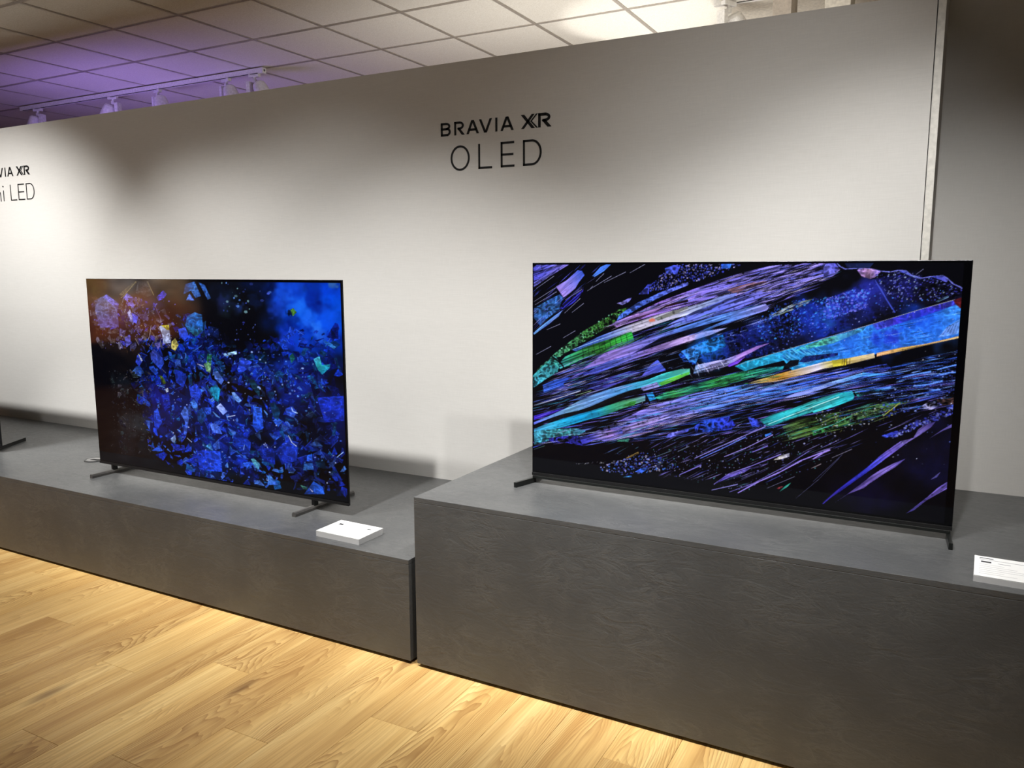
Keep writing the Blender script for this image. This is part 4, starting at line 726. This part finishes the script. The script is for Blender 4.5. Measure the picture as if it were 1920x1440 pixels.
('d',[0.57,0.9809,0.7883,1.0094,0.7165,0.8479,0.5638,0.841],30,2.0,[(90,140,230),(60,80,190),(110,150,160)]),
('d',[0.4666,0.7917,0.7149,0.8052,0.6372,0.5734,0.4925,0.5586],60,1.3,[(50,60,170),(90,110,210)]),
]

TAB = np.random.RandomState(3).rand(256, 256)
def vnoise(x, y):
    xi = np.floor(x).astype(int); yi = np.floor(y).astype(int); fx = x - xi; fy = y - yi
    fx = fx * fx * (3 - 2 * fx); fy = fy * fy * (3 - 2 * fy)
    g = lambda a, b: TAB[(xi + a) & 255, (yi + b) & 255]
    return (g(0, 0) * (1 - fx) + g(1, 0) * fx) * (1 - fy) + (g(0, 1) * (1 - fx) + g(1, 1) * fx) * fy
def sstep(a, b, x): t = np.clip((x - a) / (b - a), 0, 1); return t * t * (3 - 2 * t)
class Canvas:
    def __init__(self, W, H, seed):
        self.W, self.H = W, H; self.c = np.zeros((H, W, 3)); self.c[:] = (.014, .014, .026); self.rs = np.random.RandomState(seed)
    def inside(self, px, py, X, Y):
        m = np.zeros(X.shape, bool); n = len(px); j = n - 1
        for i in range(n):
            if py[i] != py[j]:
                c = ((py[i] > Y) != (py[j] > Y)) & (X < (px[j] - px[i]) * (Y - py[i]) / (py[j] - py[i]) + px[i])
                m ^= c
            j = i
        return m
    def poly(self, P, cols, style='f', amp=.2, alpha=1.0, sub=2):
        px, py = P[:, 0], P[:, 1]
        x0, x1 = max(0, int(px.min()) - 1), min(self.W, int(px.max()) + 2); y0, y1 = max(0, int(py.min()) - 1), min(self.H, int(py.max()) + 2)
        if x0 >= x1 or y0 >= y1: return
        X, Y = np.meshgrid(np.arange(x0, x1), np.arange(y0, y1)); A = np.zeros(X.shape)
        for a in range(sub):
            for b in range(sub): A += self.inside(px, py, X + (a + .5) / sub - .5, Y + (b + .5) / sub - .5)
        A *= alpha / (sub * sub)
        cols = np.array(cols, float) / 255
        if style == 'f' and len(cols) == 1: C = cols[0]
        else:
            Q = P - P.mean(0); wv, ev = np.linalg.eigh(Q.T @ Q); d = ev[:, 1]; d = d if d[0] >= 0 else -d
            al = (X - P[:, 0].mean()) * d[0] + (Y - P[:, 1].mean()) * d[1]; ac = -(X - P[:, 0].mean()) * d[1] + (Y - P[:, 1].mean()) * d[0]
            pr = Q @ d; t = np.clip((al - pr.min()) / max(1e-6, pr.max() - pr.min()), 0, 1) * (len(cols) - 1)
            i = np.minimum(t.astype(int), len(cols) - 2) if len(cols) > 1 else np.zeros(t.shape, int)
            f = (t - i)[..., None]; C = cols[i] * (1 - f) + cols[np.minimum(i + 1, len(cols) - 1)] * f if len(cols) > 1 else np.broadcast_to(cols[0], X.shape + (3,)).copy()
            o1, o2 = self.rs.rand(2) * 200
            if style == 's':
                n = .6 * vnoise(al / 60 + o1, ac / 2.3 + o2) + .4 * vnoise(al / 22 + o2, ac / 1.2 + o1)
                g = vnoise(al / 5 + o2, ac / 4 + o1)
                dk = sstep(.42, .66, n) * amp + .5 * amp * sstep(.70, .86, g); hi = sstep(.36, .16, n) * .6
            else:
                wx = 5 * vnoise(X / 9 + o2, Y / 9 + o1); wy = 5 * vnoise(X / 9 + o1 + 50, Y / 9 + o2)
                a1 = 1 - np.abs(2 * vnoise((X + wx) / 9 + o1, (Y + wy) / 6 + o2) - 1); a2 = 1 - np.abs(2 * vnoise((X + wy) / 4.2 + o2, (Y + wx) / 3.4 + o1) - 1)
                n = .6 * a1 + .4 * a2; lo = vnoise(X / 22 + o2, Y / 18 + o1)
                dk = np.clip(sstep(.86, .34, n) * amp * 1.15 + (lo - .5) * amp * .9, 0, .97); hi = sstep(.80, .98, n) * .75
            C = np.clip(C * (1 - dk)[..., None] + (hi * .36)[..., None] * (C + .10), 0, 1)
        v = self.c[y0:y1, x0:x1]; v += (C - v) * A[..., None]
    def blob(self, x, y, rad, col, a):
        X, Y = np.meshgrid(np.arange(self.W), np.arange(self.H)); r = rad * self.W
        o = self.rs.rand(2) * 99
        d = np.hypot(X - x, (Y - y) * 1.0) / r + (vnoise(X / (r * .45) + o[0], Y / (r * .45) + o[1]) - .5) * .9
        m = (a * sstep(1.25, .25, d) * (.45 + .35 * vnoise(X / 11 + o[1], Y / 11) + .2 * vnoise(X / 4 + o[0], Y / 4)))[..., None]
        self.c += (np.array(col) / 255 - self.c) * m
    def sample_in(self, P, n):
        out = []; lo, hi = P.min(0), P.max(0); k = 0
        while len(out) < n and k < 60:
            q = lo + (hi - lo) * self.rs.rand(n * 3, 2); m = self.inside(P[:, 0], P[:, 1], q[:, 0], q[:, 1]); out += list(q[m]); k += 1
        return out[:n]
    def paint(self, art):
        rs = self.rs; sc = np.array((self.W, self.H), float)
        for it in art:
            k = it[0]; P = np.array(it[1]).reshape(-1, 2) * sc
            if k == 'p': self.poly(P, it[2], it[3], it[4])
            elif k == 'b': self.blob(P[0, 0], P[0, 1], it[2], it[3], it[4])
            elif k == 'l':
                for a, b in zip(P, P[1:]):
                    d = b - a; L = np.hypot(*d); nn = np.array((-d[1], d[0])) / max(L, 1e-6) * it[3] * .55
                    self.poly(np.array([a - nn * .5, b - nn * .8, b + nn * .8, a + nn * .5]), [it[2]])
            elif k == 'd':
                for q in self.sample_in(P, it[2]):
                    s = it[3] * (.5 + rs.rand()); e = .6 + rs.rand(); th = rs.rand() * 3.1
                    ang = np.arange(5) * 1.257 + th
                    self.poly(np.stack([q[0] + np.cos(ang) * s * e, q[1] + np.sin(ang) * s], 1), [it[4][rs.randint(len(it[4]))]], 'f', 0, .35 + .6 * rs.rand())
            elif k == 'r':
                for q in self.sample_in(P, it[2]):
                    L = it[3] * self.W * (.25 + rs.rand()) * .5; th = it[5][0] + (it[5][1] - it[5][0]) * rs.rand(); wd = it[4] * (.4 + .9 * rs.rand())
                    d = np.array((math.cos(th), math.sin(th))); nn = np.array((-d[1], d[0])) * wd * .6; s = (rs.rand() - .5) * .8
                    self.poly(np.array([q - d * L, q + d * L * s + nn, q + d * L, q + d * L * s - nn]), [it[6][rs.randint(len(it[6]))]], 'f', 0, .55 + .4 * rs.rand())
            elif k == 'c':
                for q in self.sample_in(P, it[2]):
                    s = it[3] * self.W * (.25 + .75 * rs.rand() ** 1.6); n = rs.randint(4, 7); th = rs.rand() * 6.3; ex = .45 + .5 * rs.rand()
                    ang = np.sort(rs.rand(n) * 6.283); r = s * (.65 + .35 * rs.rand(n))
                    u, v = np.cos(ang) * r * ex, np.sin(ang) * r
                    pts = np.stack([q[0] + u * math.cos(th) - v * math.sin(th), q[1] + u * math.sin(th) + v * math.cos(th)], 1)
                    c = np.array(it[4][rs.randint(len(it[4]))], float); c2 = np.clip(c * (.45 + 1.0 * rs.rand()), 0, 255)
                    al = .6 + .4 * rs.rand(); mid = pts.mean(0) + (rs.rand(2) - .5) * s * .5
                    self.poly(pts, [c2 * .6], 'f', 0, al)
                    for i in range(n): self.poly(np.array([mid, pts[i], pts[(i + 1) % n]]), [np.clip(c * (.35 + 1.05 * rs.rand()), 0, 255), c2], 'g', .35, al)
                    if rs.rand() < .35:
                        i = rs.randint(n); a, b = pts[i], pts[(i + 1) % n]; d = b - a; nn = np.array((-d[1], d[0])) / max(1, np.hypot(*d)) * .6
                        self.poly(np.array([a - nn, b - nn, b + nn, a + nn]), [np.clip(c * 1.5 + 35, 0, 255)], 'f', 0, .6)
def screen_object(cv, name, parent, x0, x1, z0, z1, y, border):
    """flat lit panel: one vertex per picture element, colour in the 'picture' attribute; border = black margins l, r, b, t in metres"""
    W, H = cv.W, cv.H
    xs = np.linspace(x0, x1, W); zs = np.linspace(z0, z1, H)
    X, Z = np.meshgrid(xs, zs); co = np.stack([X, np.full(X.shape, y), Z], -1).reshape(-1, 3)
    m = ((X > x0 + border[0]) & (X < x1 - border[1]) & (Z > z0 + border[2]) & (Z < z1 - border[3]))[..., None]
    c = np.clip(cv.c, 0, 1); lin = np.where(c <= .04045, c / 12.92, ((c + .055) / 1.055) ** 2.4) * m
    me = bpy.data.meshes.new(name); nq = (W - 1) * (H - 1)
    me.vertices.add(W * H); me.vertices.foreach_set('co', co.ravel())
    i = (np.arange(H - 1)[:, None] * W + np.arange(W - 1)[None, :]).ravel()
    q = np.stack([i, i + 1, i + W + 1, i + W], 1)
    me.loops.add(nq * 4); me.loops.foreach_set('vertex_index', q.ravel().astype(np.int32))
    me.polygons.add(nq); me.polygons.foreach_set('loop_start', np.arange(0, nq * 4, 4, dtype=np.int32))
    me.update(calc_edges=True)
    a = me.color_attributes.new('picture', 'FLOAT_COLOR', 'POINT')
    a.data.foreach_set('color', np.concatenate([lin.reshape(-1, 3), np.ones((W * H, 1))], 1).astype(np.float32).ravel())
    return link(name, me, SCREEN, parent)

# ------------------------------------------------------------------ televisions
def television(label, x, y, z, wd, ht, base):
    t = thing('television', label, 'television', (x + wd / 2, y, base)); a = wd / 2; zb = z - base
    box('panel', FRAME, t, -a, a, .0006, .008, zb, zb + ht, .0012)
    box('rear_housing', BLACK, t, -a + .08, a - .08, .0085, .048, zb + .03, zb + ht * .62, .008)
    box('bottom_edge', BLACK, t, -a, a, -.0035, .0004, zb - .001, zb + .011, .0008)
    return t, a, zb
T1X, T1Y, T1Z, T1W, T1H = -3.954, 2.652, .4634, 1.712, .9835
tv, a, zb = television('large television showing loose blue crystals, on the low plinth', T1X, T1Y, T1Z, T1W, T1H, H1)
cv = Canvas(540, 400, 11); cv.paint(ART_LEFT)
screen_object(cv, 'screen', tv, -a + .0015, a - .0015, zb + .011, zb + T1H - .0012, 0, (.005, .009, .005, .011))
def bar_foot(name, mat, t, x, yf, yr, xr=None, r=.0105, hgt=.021):
    """flat-bottomed round-topped bar lying on the plinth from front to rear"""
    xr = x if xr is None else xr
    sec = [(-r, 0.0), (r, 0.0), (r, hgt * .55), (r * .7, hgt * .9), (r * .25, hgt), (-r * .25, hgt), (-r * .7, hgt * .9), (-r, hgt * .55)]
    bm = bmesh.new(); A = [bm.verts.new((x + p, yf, q)) for p, q in sec]; B = [bm.verts.new((xr + p, yr, q)) for p, q in sec]
    bm.faces.new(A); bm.faces.new(B[::-1])
    for i in range(len(sec)): j = (i + 1) % len(sec); bm.faces.new((A[i], A[j], B[j], B[i]))
    return link(name, mesh_from_bm(name, bm), mat, t)
for sx, xf in ((-1, -3.864), (1, -2.458)):
    cx = xf - (T1X + T1W / 2)
    f = bar_foot('foot', LEGM, tv, cx, 2.535 - T1Y, .285)
    box('neck', BLACK, f, cx - .008, cx + .008, .006, .034, .012, zb + .04, .002)

T2X, T2Y, T2Z, T2W, T2H = -1.3775, 2.7215, .695, 1.4439, .8195
tv, a, zb = television('television showing coloured mineral streaks, on the taller plinth', T2X, T2Y, T2Z, T2W, T2H, H2)
cv = Canvas(780, 430, 5); cv.paint(ART_RIGHT)
screen_object(cv, 'screen', tv, -a + .0015, a - .0015, zb + .011, zb + T2H - .0012, 0, (.0035, .022, .006, .007))
box('chin_bar', BLADE, tv, -a + .004, a - .004, -.006, .02, zb - .012, zb - .0015, .0015)
for s, xt, xb in ((-1, -1.402, -1.372), (1, .064, .056)):
    cx = T2X + T2W / 2
    bm = bmesh.new(); t = .0055
    A = [(xt - cx - t, 2.625 - T2Y), (xt - cx + t, 2.625 - T2Y), (xb - cx + t, .012), (xt - cx + t, .17), (xt - cx - t, .17), (xb - cx - t, .012)]
    add_prism(bm, A, 2, 0.0, .020)
    f = link('foot', mesh_from_bm('foot', bm), BLADE, tv)
    box('foot_post', BLADE, f, xb - cx - .006, xb - cx + .006, .0, .02, .018, zb - .012)

T0X, T0Y, T0Z = -4.889 - 1.712, 2.66, .452
tv, a, zb = television('black television cut off by the left edge of the photograph', T0X, T0Y, T0Z, 1.712, .98, H1)
cv = Canvas(60, 40, 2); cv.c[:] = (.02, .03, .09); cv.blob(30, 20, .4, (20, 50, 120), .7)
screen_object(cv, 'screen', tv, -a + .0015, a - .0015, zb + .011, zb + .979, 0, (.008, .010, .016, .012))
for s in (-1, 1):
    bm = bmesh.new(); cxx = s * (a - .085)
    for yy, dx in ((-.20, .10), (.235, -.13)):
        p = Vector((cxx, .03)); q = Vector((cxx + s * dx, .03 + yy)); d = (q - p).normalized(); nn = Vector((-d.y, d.x)) * .006
        add_prism(bm, [p - nn, q - nn, q + nn, p + nn], 2, 0, .021)
    f = link('foot', mesh_from_bm('foot', bm), BLACK, tv)
    box('neck', BLACK, f, cxx - .008, cxx + .008, .02, .042, .015, zb + .04)

# television across the room whose amber picture shows as a reflection in the left screen
SCREEN_FAR = SCREEN.copy(); SCREEN_FAR.name = 'bright_far_screen'; SCREEN_FAR.node_tree.nodes['Principled BSDF'].inputs['Emission Strength'].default_value = 17.0
RT = thing('television', 'television across the room whose amber picture reflects in the blue crystal television', 'television', (-9.4, -1.55, .75))
RT.rotation_euler = (0, 0, R_(112))
box('panel', FRAME, RT, -.95, .95, .0006, .02, -.2, .9, .002)
cv = Canvas(150, 90, 4)
for x, y, r, c in [(30, 60, .25, (150, 120, 90)), (75, 65, .25, (185, 170, 160)), (110, 55, .22, (150, 100, 60)), (60, 20, .25, (140, 66, 22)), (110, 18, .25, (120, 55, 20)), (20, 18, .2, (80, 40, 20)), (130, 70, .2, (90, 70, 30))]: cv.blob(x, y, r, c, .9)
screen_object(cv, 'screen', RT, -.94, .94, -.19, .89, 0, (.01, .01, .01, .01)).data.materials[0] = SCREEN_FAR
box('pedestal', BLACK, RT, -.3, .3, .02, .25, -.75, -.2, .01)

# ------------------------------------------------------------------ lettering on the wall
def bar(p, q, t, cap=None):
    """outline of a stroke from p to q of thickness t; cap='h' cuts both ends level"""
    p, q = Vector(p), Vector(q); d = (q - p).normalized()
    if cap == 'h':
        k = t / 2 / abs(d.y); return [p + Vector((-k, 0)), p + Vector((k, 0)), q + Vector((k, 0)), q + Vector((-k, 0))]
    nn = Vector((-d.y, d.x)) * t / 2; return [p - nn, p + nn, q + nn, q - nn]
def arc(cx, cy, rx, ry, a0, a1, t, n=18):
    return [
        [(cx + (rx - t / 2) * math.cos(u), cy + (ry - t / 2) * math.sin(u)), (cx + (rx + t / 2) * math.cos(u), cy + (ry + t / 2) * math.sin(u)),
         (cx + (rx + t / 2) * math.cos(v), cy + (ry + t / 2) * math.sin(v)), (cx + (rx - t / 2) * math.cos(v), cy + (ry - t / 2) * math.sin(v))]
        for u, v in [(R_(a0 + (a1 - a0) * i / n), R_(a0 + (a1 - a0) * (i + 1) / n)) for i in range(n)]]
def glyph(ch, w, h, t):
    """polygons of a letter in a w x h cell with stroke t"""
    e = t / 2
    V = lambda x: bar((x, 0), (x, h), t)
    Hh = lambda x0, x1, y: bar((x0, y), (x1, y), t)
    if ch == 'B':
        r1, r2 = h * .235, h * .265 - e * .3
        return [V(e), Hh(0, w - r2 - e * .2, e), Hh(0, w - r1 - e * 2.2, h - e), Hh(0, w - r2 - e, h * .53)] + arc(w - r1 - e * 2.4, h - e - (h * .47 - e) / 2, r1 + e, (h * .47 - e) / 2, -90, 90, t) + arc(w - r2 - e, (h * .53 + e) / 2, r2, (h * .53 - e) / 2, -90, 90, t)
    if ch == 'R':
        ry = (h * .52 - e) / 2; rx = w * .34
        return [V(e), Hh(0, w * .60, h - e), Hh(w * .34, w * .60, h * .48)] + arc(w * .96 - e - rx, h - e - ry, rx, ry, -90, 90, t) + [bar((w * .42, h * .48 + e * .3), (w - e * 1.1, 0), t * 1.15, 'h')]
    if ch == 'A':
        return [bar((e * 1.1, 0), (w / 2 - e * .2, h), t * 1.08, 'h'), bar((w - e * 1.1, 0), (w / 2 + e * .2, h), t * 1.08, 'h'), Hh(w * .2, w * .8, h * .31)]
    if ch == 'V': return [bar((e * 1.1, h), (w / 2 - e * .2, 0), t * 1.08, 'h'), bar((w - e * 1.1, h), (w / 2 + e * .2, 0), t * 1.08, 'h')]
    if ch == 'I': return [V(w / 2)]
    if ch == 'O': return arc(w / 2, h / 2, w / 2 - e, h / 2 - e, 0, 360, t, 48)
    if ch == 'L': return [V(e), Hh(0, w, e)]
    if ch == 'E': return [V(e), Hh(0, w, e), Hh(0, w * .92, h * .5), Hh(0, w * .98, h - e)]
    if ch == 'D':
        rx = w * .52; return [V(e), Hh(0, w - rx, e), Hh(0, w - rx, h - e)] + arc(w - rx, h / 2, rx - e, h / 2 - e, -90, 90, t, 28)
    if ch == 'X':   # bold X with a thin chevron sliced off its right side
        k = t
        return [bar((k * .6, 0), (w - k * .6, h), k * .9, 'h'), bar((k * .6, h), (w - k * .6, 0), k * 1.05, 'h')]
    if ch == '<': return [bar((w - e, h), (e * 1.3, h * .5), t, 'h'), bar((e * 1.3, h * .5), (w - e * .6, 0), t, 'h')]
    if ch == 'M': return [V(e), V(w - e), bar((e, h), (w / 2, h * .1), t, 'h'), bar((w - e, h), (w / 2, h * .1), t, 'h')]
    if ch == 'i': return [bar((w / 2, 0), (w / 2, h * .68), t), [(w / 2 + math.cos(u) * t * .75, h * .92 + math.sin(u) * t * .75) for u in [i * math.pi / 6 for i in range(12)]]]
    if ch == 'n': return [bar((e, 0), (e, h * .68), t), bar((w - e, 0), (w - e, h * .42), t)] + arc(w / 2, h * .42, w / 2 - e, h * .25, 0, 180, t)
def lettering(label, rows):
    g = thing('wall_lettering', label, 'lettering', (rows[0][1], D, rows[0][3]))
    for ch, x0, x1, z, h, t in rows:
        bm = bmesh.new()
        for p in glyph(ch, x1 - x0, h, t): add_prism(bm, [(q[0], q[1]) for q in p], 1, -.0018, -.0004)
        o = link('letter', mesh_from_bm('letter', bm), VINYL, g, (x0 - g.location.x, 0, z - g.location.z))
    return g
ZA, HA = 2.1285, .0625
def brand_row(dx, z, k=1.0):
    rows = [('B', -2.210, -2.154), ('R', -2.133, -2.077), ('A', -2.064, -1.996), ('V', -1.994, -1.925), ('I', -1.906, -1.895), ('A', -1.878, -1.809)]
    x = -1.618
    out = [(c, x + (a - x) * k + dx, x + (b - x) * k + dx, z, HA, .0104) for c, a, b in rows]
    out += [('X', x + (-1.770 - x) * k + dx, x + (-1.700 - x) * k + dx, z, HA, .0125), ('<', x + (-1.7225 - x) * k + dx, x + (-1.685 - x) * k + dx, z, HA, .0062), ('R', x + (-1.682 - x) * k + dx, -1.618 + dx, z, HA, .0125)]
    return out
lettering('two rows of black wall letters ending in OLED, left of the right television',
    brand_row(0, ZA) + [('O', -2.156, -2.048, 1.961, .119, .0098), ('L', -2.000, -1.925, 1.963, .116, .0098), ('E', -1.878, -1.805, 1.963, .116, .0098), ('D', -1.760, -1.664, 1.963, .116, .0098)])
lettering('two rows of black wall letters ending in Mini LED, at the left edge',
    brand_row(-3.94, 2.137) + [('M', -6.16, -6.06, 1.971, .11, .0075), ('i', -6.035, -6.015, 1.971, .11, .0075), ('n', -5.985, -5.916, 1.971, .11, .0075), ('i', -5.893, -5.873, 1.971, .11, .0075), ('L', -5.800, -5.728, 1.971, .11, .0075), ('E', -5.709, -5.634, 1.971, .11, .0075), ('D', -5.614, -5.521, 1.971, .11, .0075)])

# ------------------------------------------------------------------ small things
def price_card(label, loc, rz, wd, dp, hf, hr, prints):
    t = thing('price_card', label, 'sign', loc); t.rotation_euler = (0, 0, R_(rz))
    bm = bmesh.new(); add_prism(bm, [(0, .0), (dp * .96, .0), (dp, hr), (0, hf)], 0, -wd / 2, wd / 2)
    link('acrylic_block', mesh_from_bm('acrylic_block', bm), ACRYL, t)
    tilt = math.atan2(hr - hf, dp)
    def sheet(name, mat, x0, x1, y0, y1, lift, th, parent):
        bm = bmesh.new(); add_box(bm, x0, x1, y0, y1, lift, lift + th)
        bmesh.ops.transform(bm, matrix=Matrix.Translation((0, 0, hf)) @ Matrix.Rotation(tilt, 4, 'X'), verts=bm.verts)
        return link(name, mesh_from_bm(name, bm), mat, parent)
    L = dp / math.cos(tilt)
    p = sheet('card', PAPER, -wd / 2 + .001, wd / 2 - .001, .001, L - .001, .0006, .0010, t)
    for m, x0, x1, y0, y1 in prints: sheet('print', m, -wd / 2 + x0, -wd / 2 + x1, L - y1, L - y0, .0017, .0002, p)
    return t
lines = [(INKL, .02, .06, .014, .018), (INKL, .02, .13, .024, .026)] + [(INKL, .02, .02 + .10 + .03 * ((k * 7) % 3), .05 + k * .011, .0512 + k * .011) for k in range(7)]
price_card('white price card on a clear block at the front of the low plinth', (-2.085, 2.386, H1), -1.4, .226, .152, .022, .024,
    [(INK, .028, .050, .036, .050), (INK, .176, .196, .036, .044)] + lines[:3] + [(INKL, .07, .085, .04, .043), (INKL, .1, .13, .043, .046)])
price_card('tilted white price card on the taller plinth, cut by the right edge of the photograph', (.232, 2.378, H2), -2.0, .232, .085, .016, .045,
    [(INK, .016, .040, .022, .028), (INK, .012, .045, .008, .0105), (INKL, .012, .16, .0145, .0160), (INKL, .055, .085, .025, .027), (INKL, .115, .14, .025, .027), (INKL, .15, .18, .025, .027)] + [(INKL, .012, .07 + .03 * ((k * 5) % 4), .036 + k * .008, .0367 + k * .008) for k in range(6)])

g = thing('cable_grommet', 'round grey cable grommet let into the low plinth behind the left television', 'grommet', (-4.222, 2.80, H1))
bm = bmesh.new(); add_lathe(bm, [(.055, .0003), (.055, .004), (.050, .006), (.045, .0055), (.045, .0003)], 32); link('rim', mesh_from_bm('rim', bm), m_plain('dark_grommet_rim', (60, 60, 60), .4), g)
bm = bmesh.new(); add_lathe(bm, [(.044, .0004), (.044, .005), (.0, .0052)], 32); link('cap', mesh_from_bm('cap', bm), RING, g)
bm = bmesh.new(); add_prism(bm, [(-.012, -.02), (.044, -.012), (.042, .012), (-.006, -.002)], 2, .0056, .0066); link('cable_slot', mesh_from_bm('cable_slot', bm), VINYL, g)

# lighting track and spotlights behind the display wall, hung from the ceiling
TY = 4.67
def track(label, x0, x1, y, z1):
    t = thing('lighting_track', label, 'lighting track', ((x0 + x1) / 2, y, z1)); a = (x1 - x0) / 2
    box('rail', WHITE, t, -a, a - .012, -.018, .018, -.037, 0, .001)
    box('slot', VINYL, t, -a + .05, a - .05, -.0195, -.0175, -.0405, -.0365)
    box('end_cap', WHITE, t, a - .012, a, -.020, .020, -.040, -.0005, .002)
    bm = bmesh.new(); add_lathe(bm, [(.008, 0), (.008, .002), (.004, .002), (.004, 0)], 16, Matrix.Translation((a, 0, -.02)) @ Matrix.Rotation(R_(90), 4, 'Y')); link('screw', mesh_from_bm('screw', bm), RING, t)
    return t
track('long white lighting track under the ceiling at the upper left', -7.72, -4.63, TY, HC - .012)
def spotlight(label, x, y, ztop, rz, tilt, side, box_face=False):
    t = thing('track_spotlight', label, 'spotlight', (x, y, ztop), 'spotlights over the display wall'); t.rotation_euler = (0, 0, R_(rz))
    box('adapter', WHITE, t, -.045, .045, -.016, .016, -.022, 0, .002)
    bm = bmesh.new(); add_lathe(bm, [(.011, -.05), (.011, -.022)], 16); link('stem', mesh_from_bm('stem', bm), WHITE, t)
    box('knuckle', WHITE, t, -.013, .013, -.013, .013, -.062, -.036, .003)
    box('driver_box', WHITE, t, side * .045 - .016, side * .045 + .016, -.028, .028, -.165, -.052, .003)
    M = Matrix.Translation((-side * .03, 0, -.06)) @ Matrix.Rotation(R_(tilt), 4, 'Y')
    bm = bmesh.new(); add_lathe(bm, [(.010, .0), (.034, -.004), (.046, -.016), (.052, -.04), (.072, -.165), (.074, -.175), (.066, -.173), (.040, -.12)], 28, M)
    h = link('lamp_head', mesh_from_bm('lamp_head', bm), WHITE, t)
    bm = bmesh.new(); add_lathe(bm, [(.0745, -.150), (.0765, -.152), (.0765, -.166), (.0745, -.168)], 28, M); link('rim', mesh_from_bm('rim', bm), WHITE, h)
    return t
zt = HC - .012 - .037
spotlight('white track spotlight at the far left of the track', -7.47, TY, zt, 10, 18, 1)
spotlight('white track spotlight second from the left on the track, head turned left', -6.40, TY, zt, 14, 22, 1)
spotlight('white track spotlight in the middle of the track, lit violet', -5.83, TY, zt, -14, -26, -1)
spotlight('white track spotlight beside the white box at the right end of the track', -5.035, TY, zt, -10, -24, -1)
spotlight('white track spotlight nearest the right end cap of the track', -4.735, TY, zt, 8, -26, -1)
track('short white lighting track over the right part of the display wall', -1.26, .7, 4.77, HC - .012)
spotlight('white track spotlight with grey box over the right part of the display wall', -1.165, 4.72, zt, 60, -35, -1)
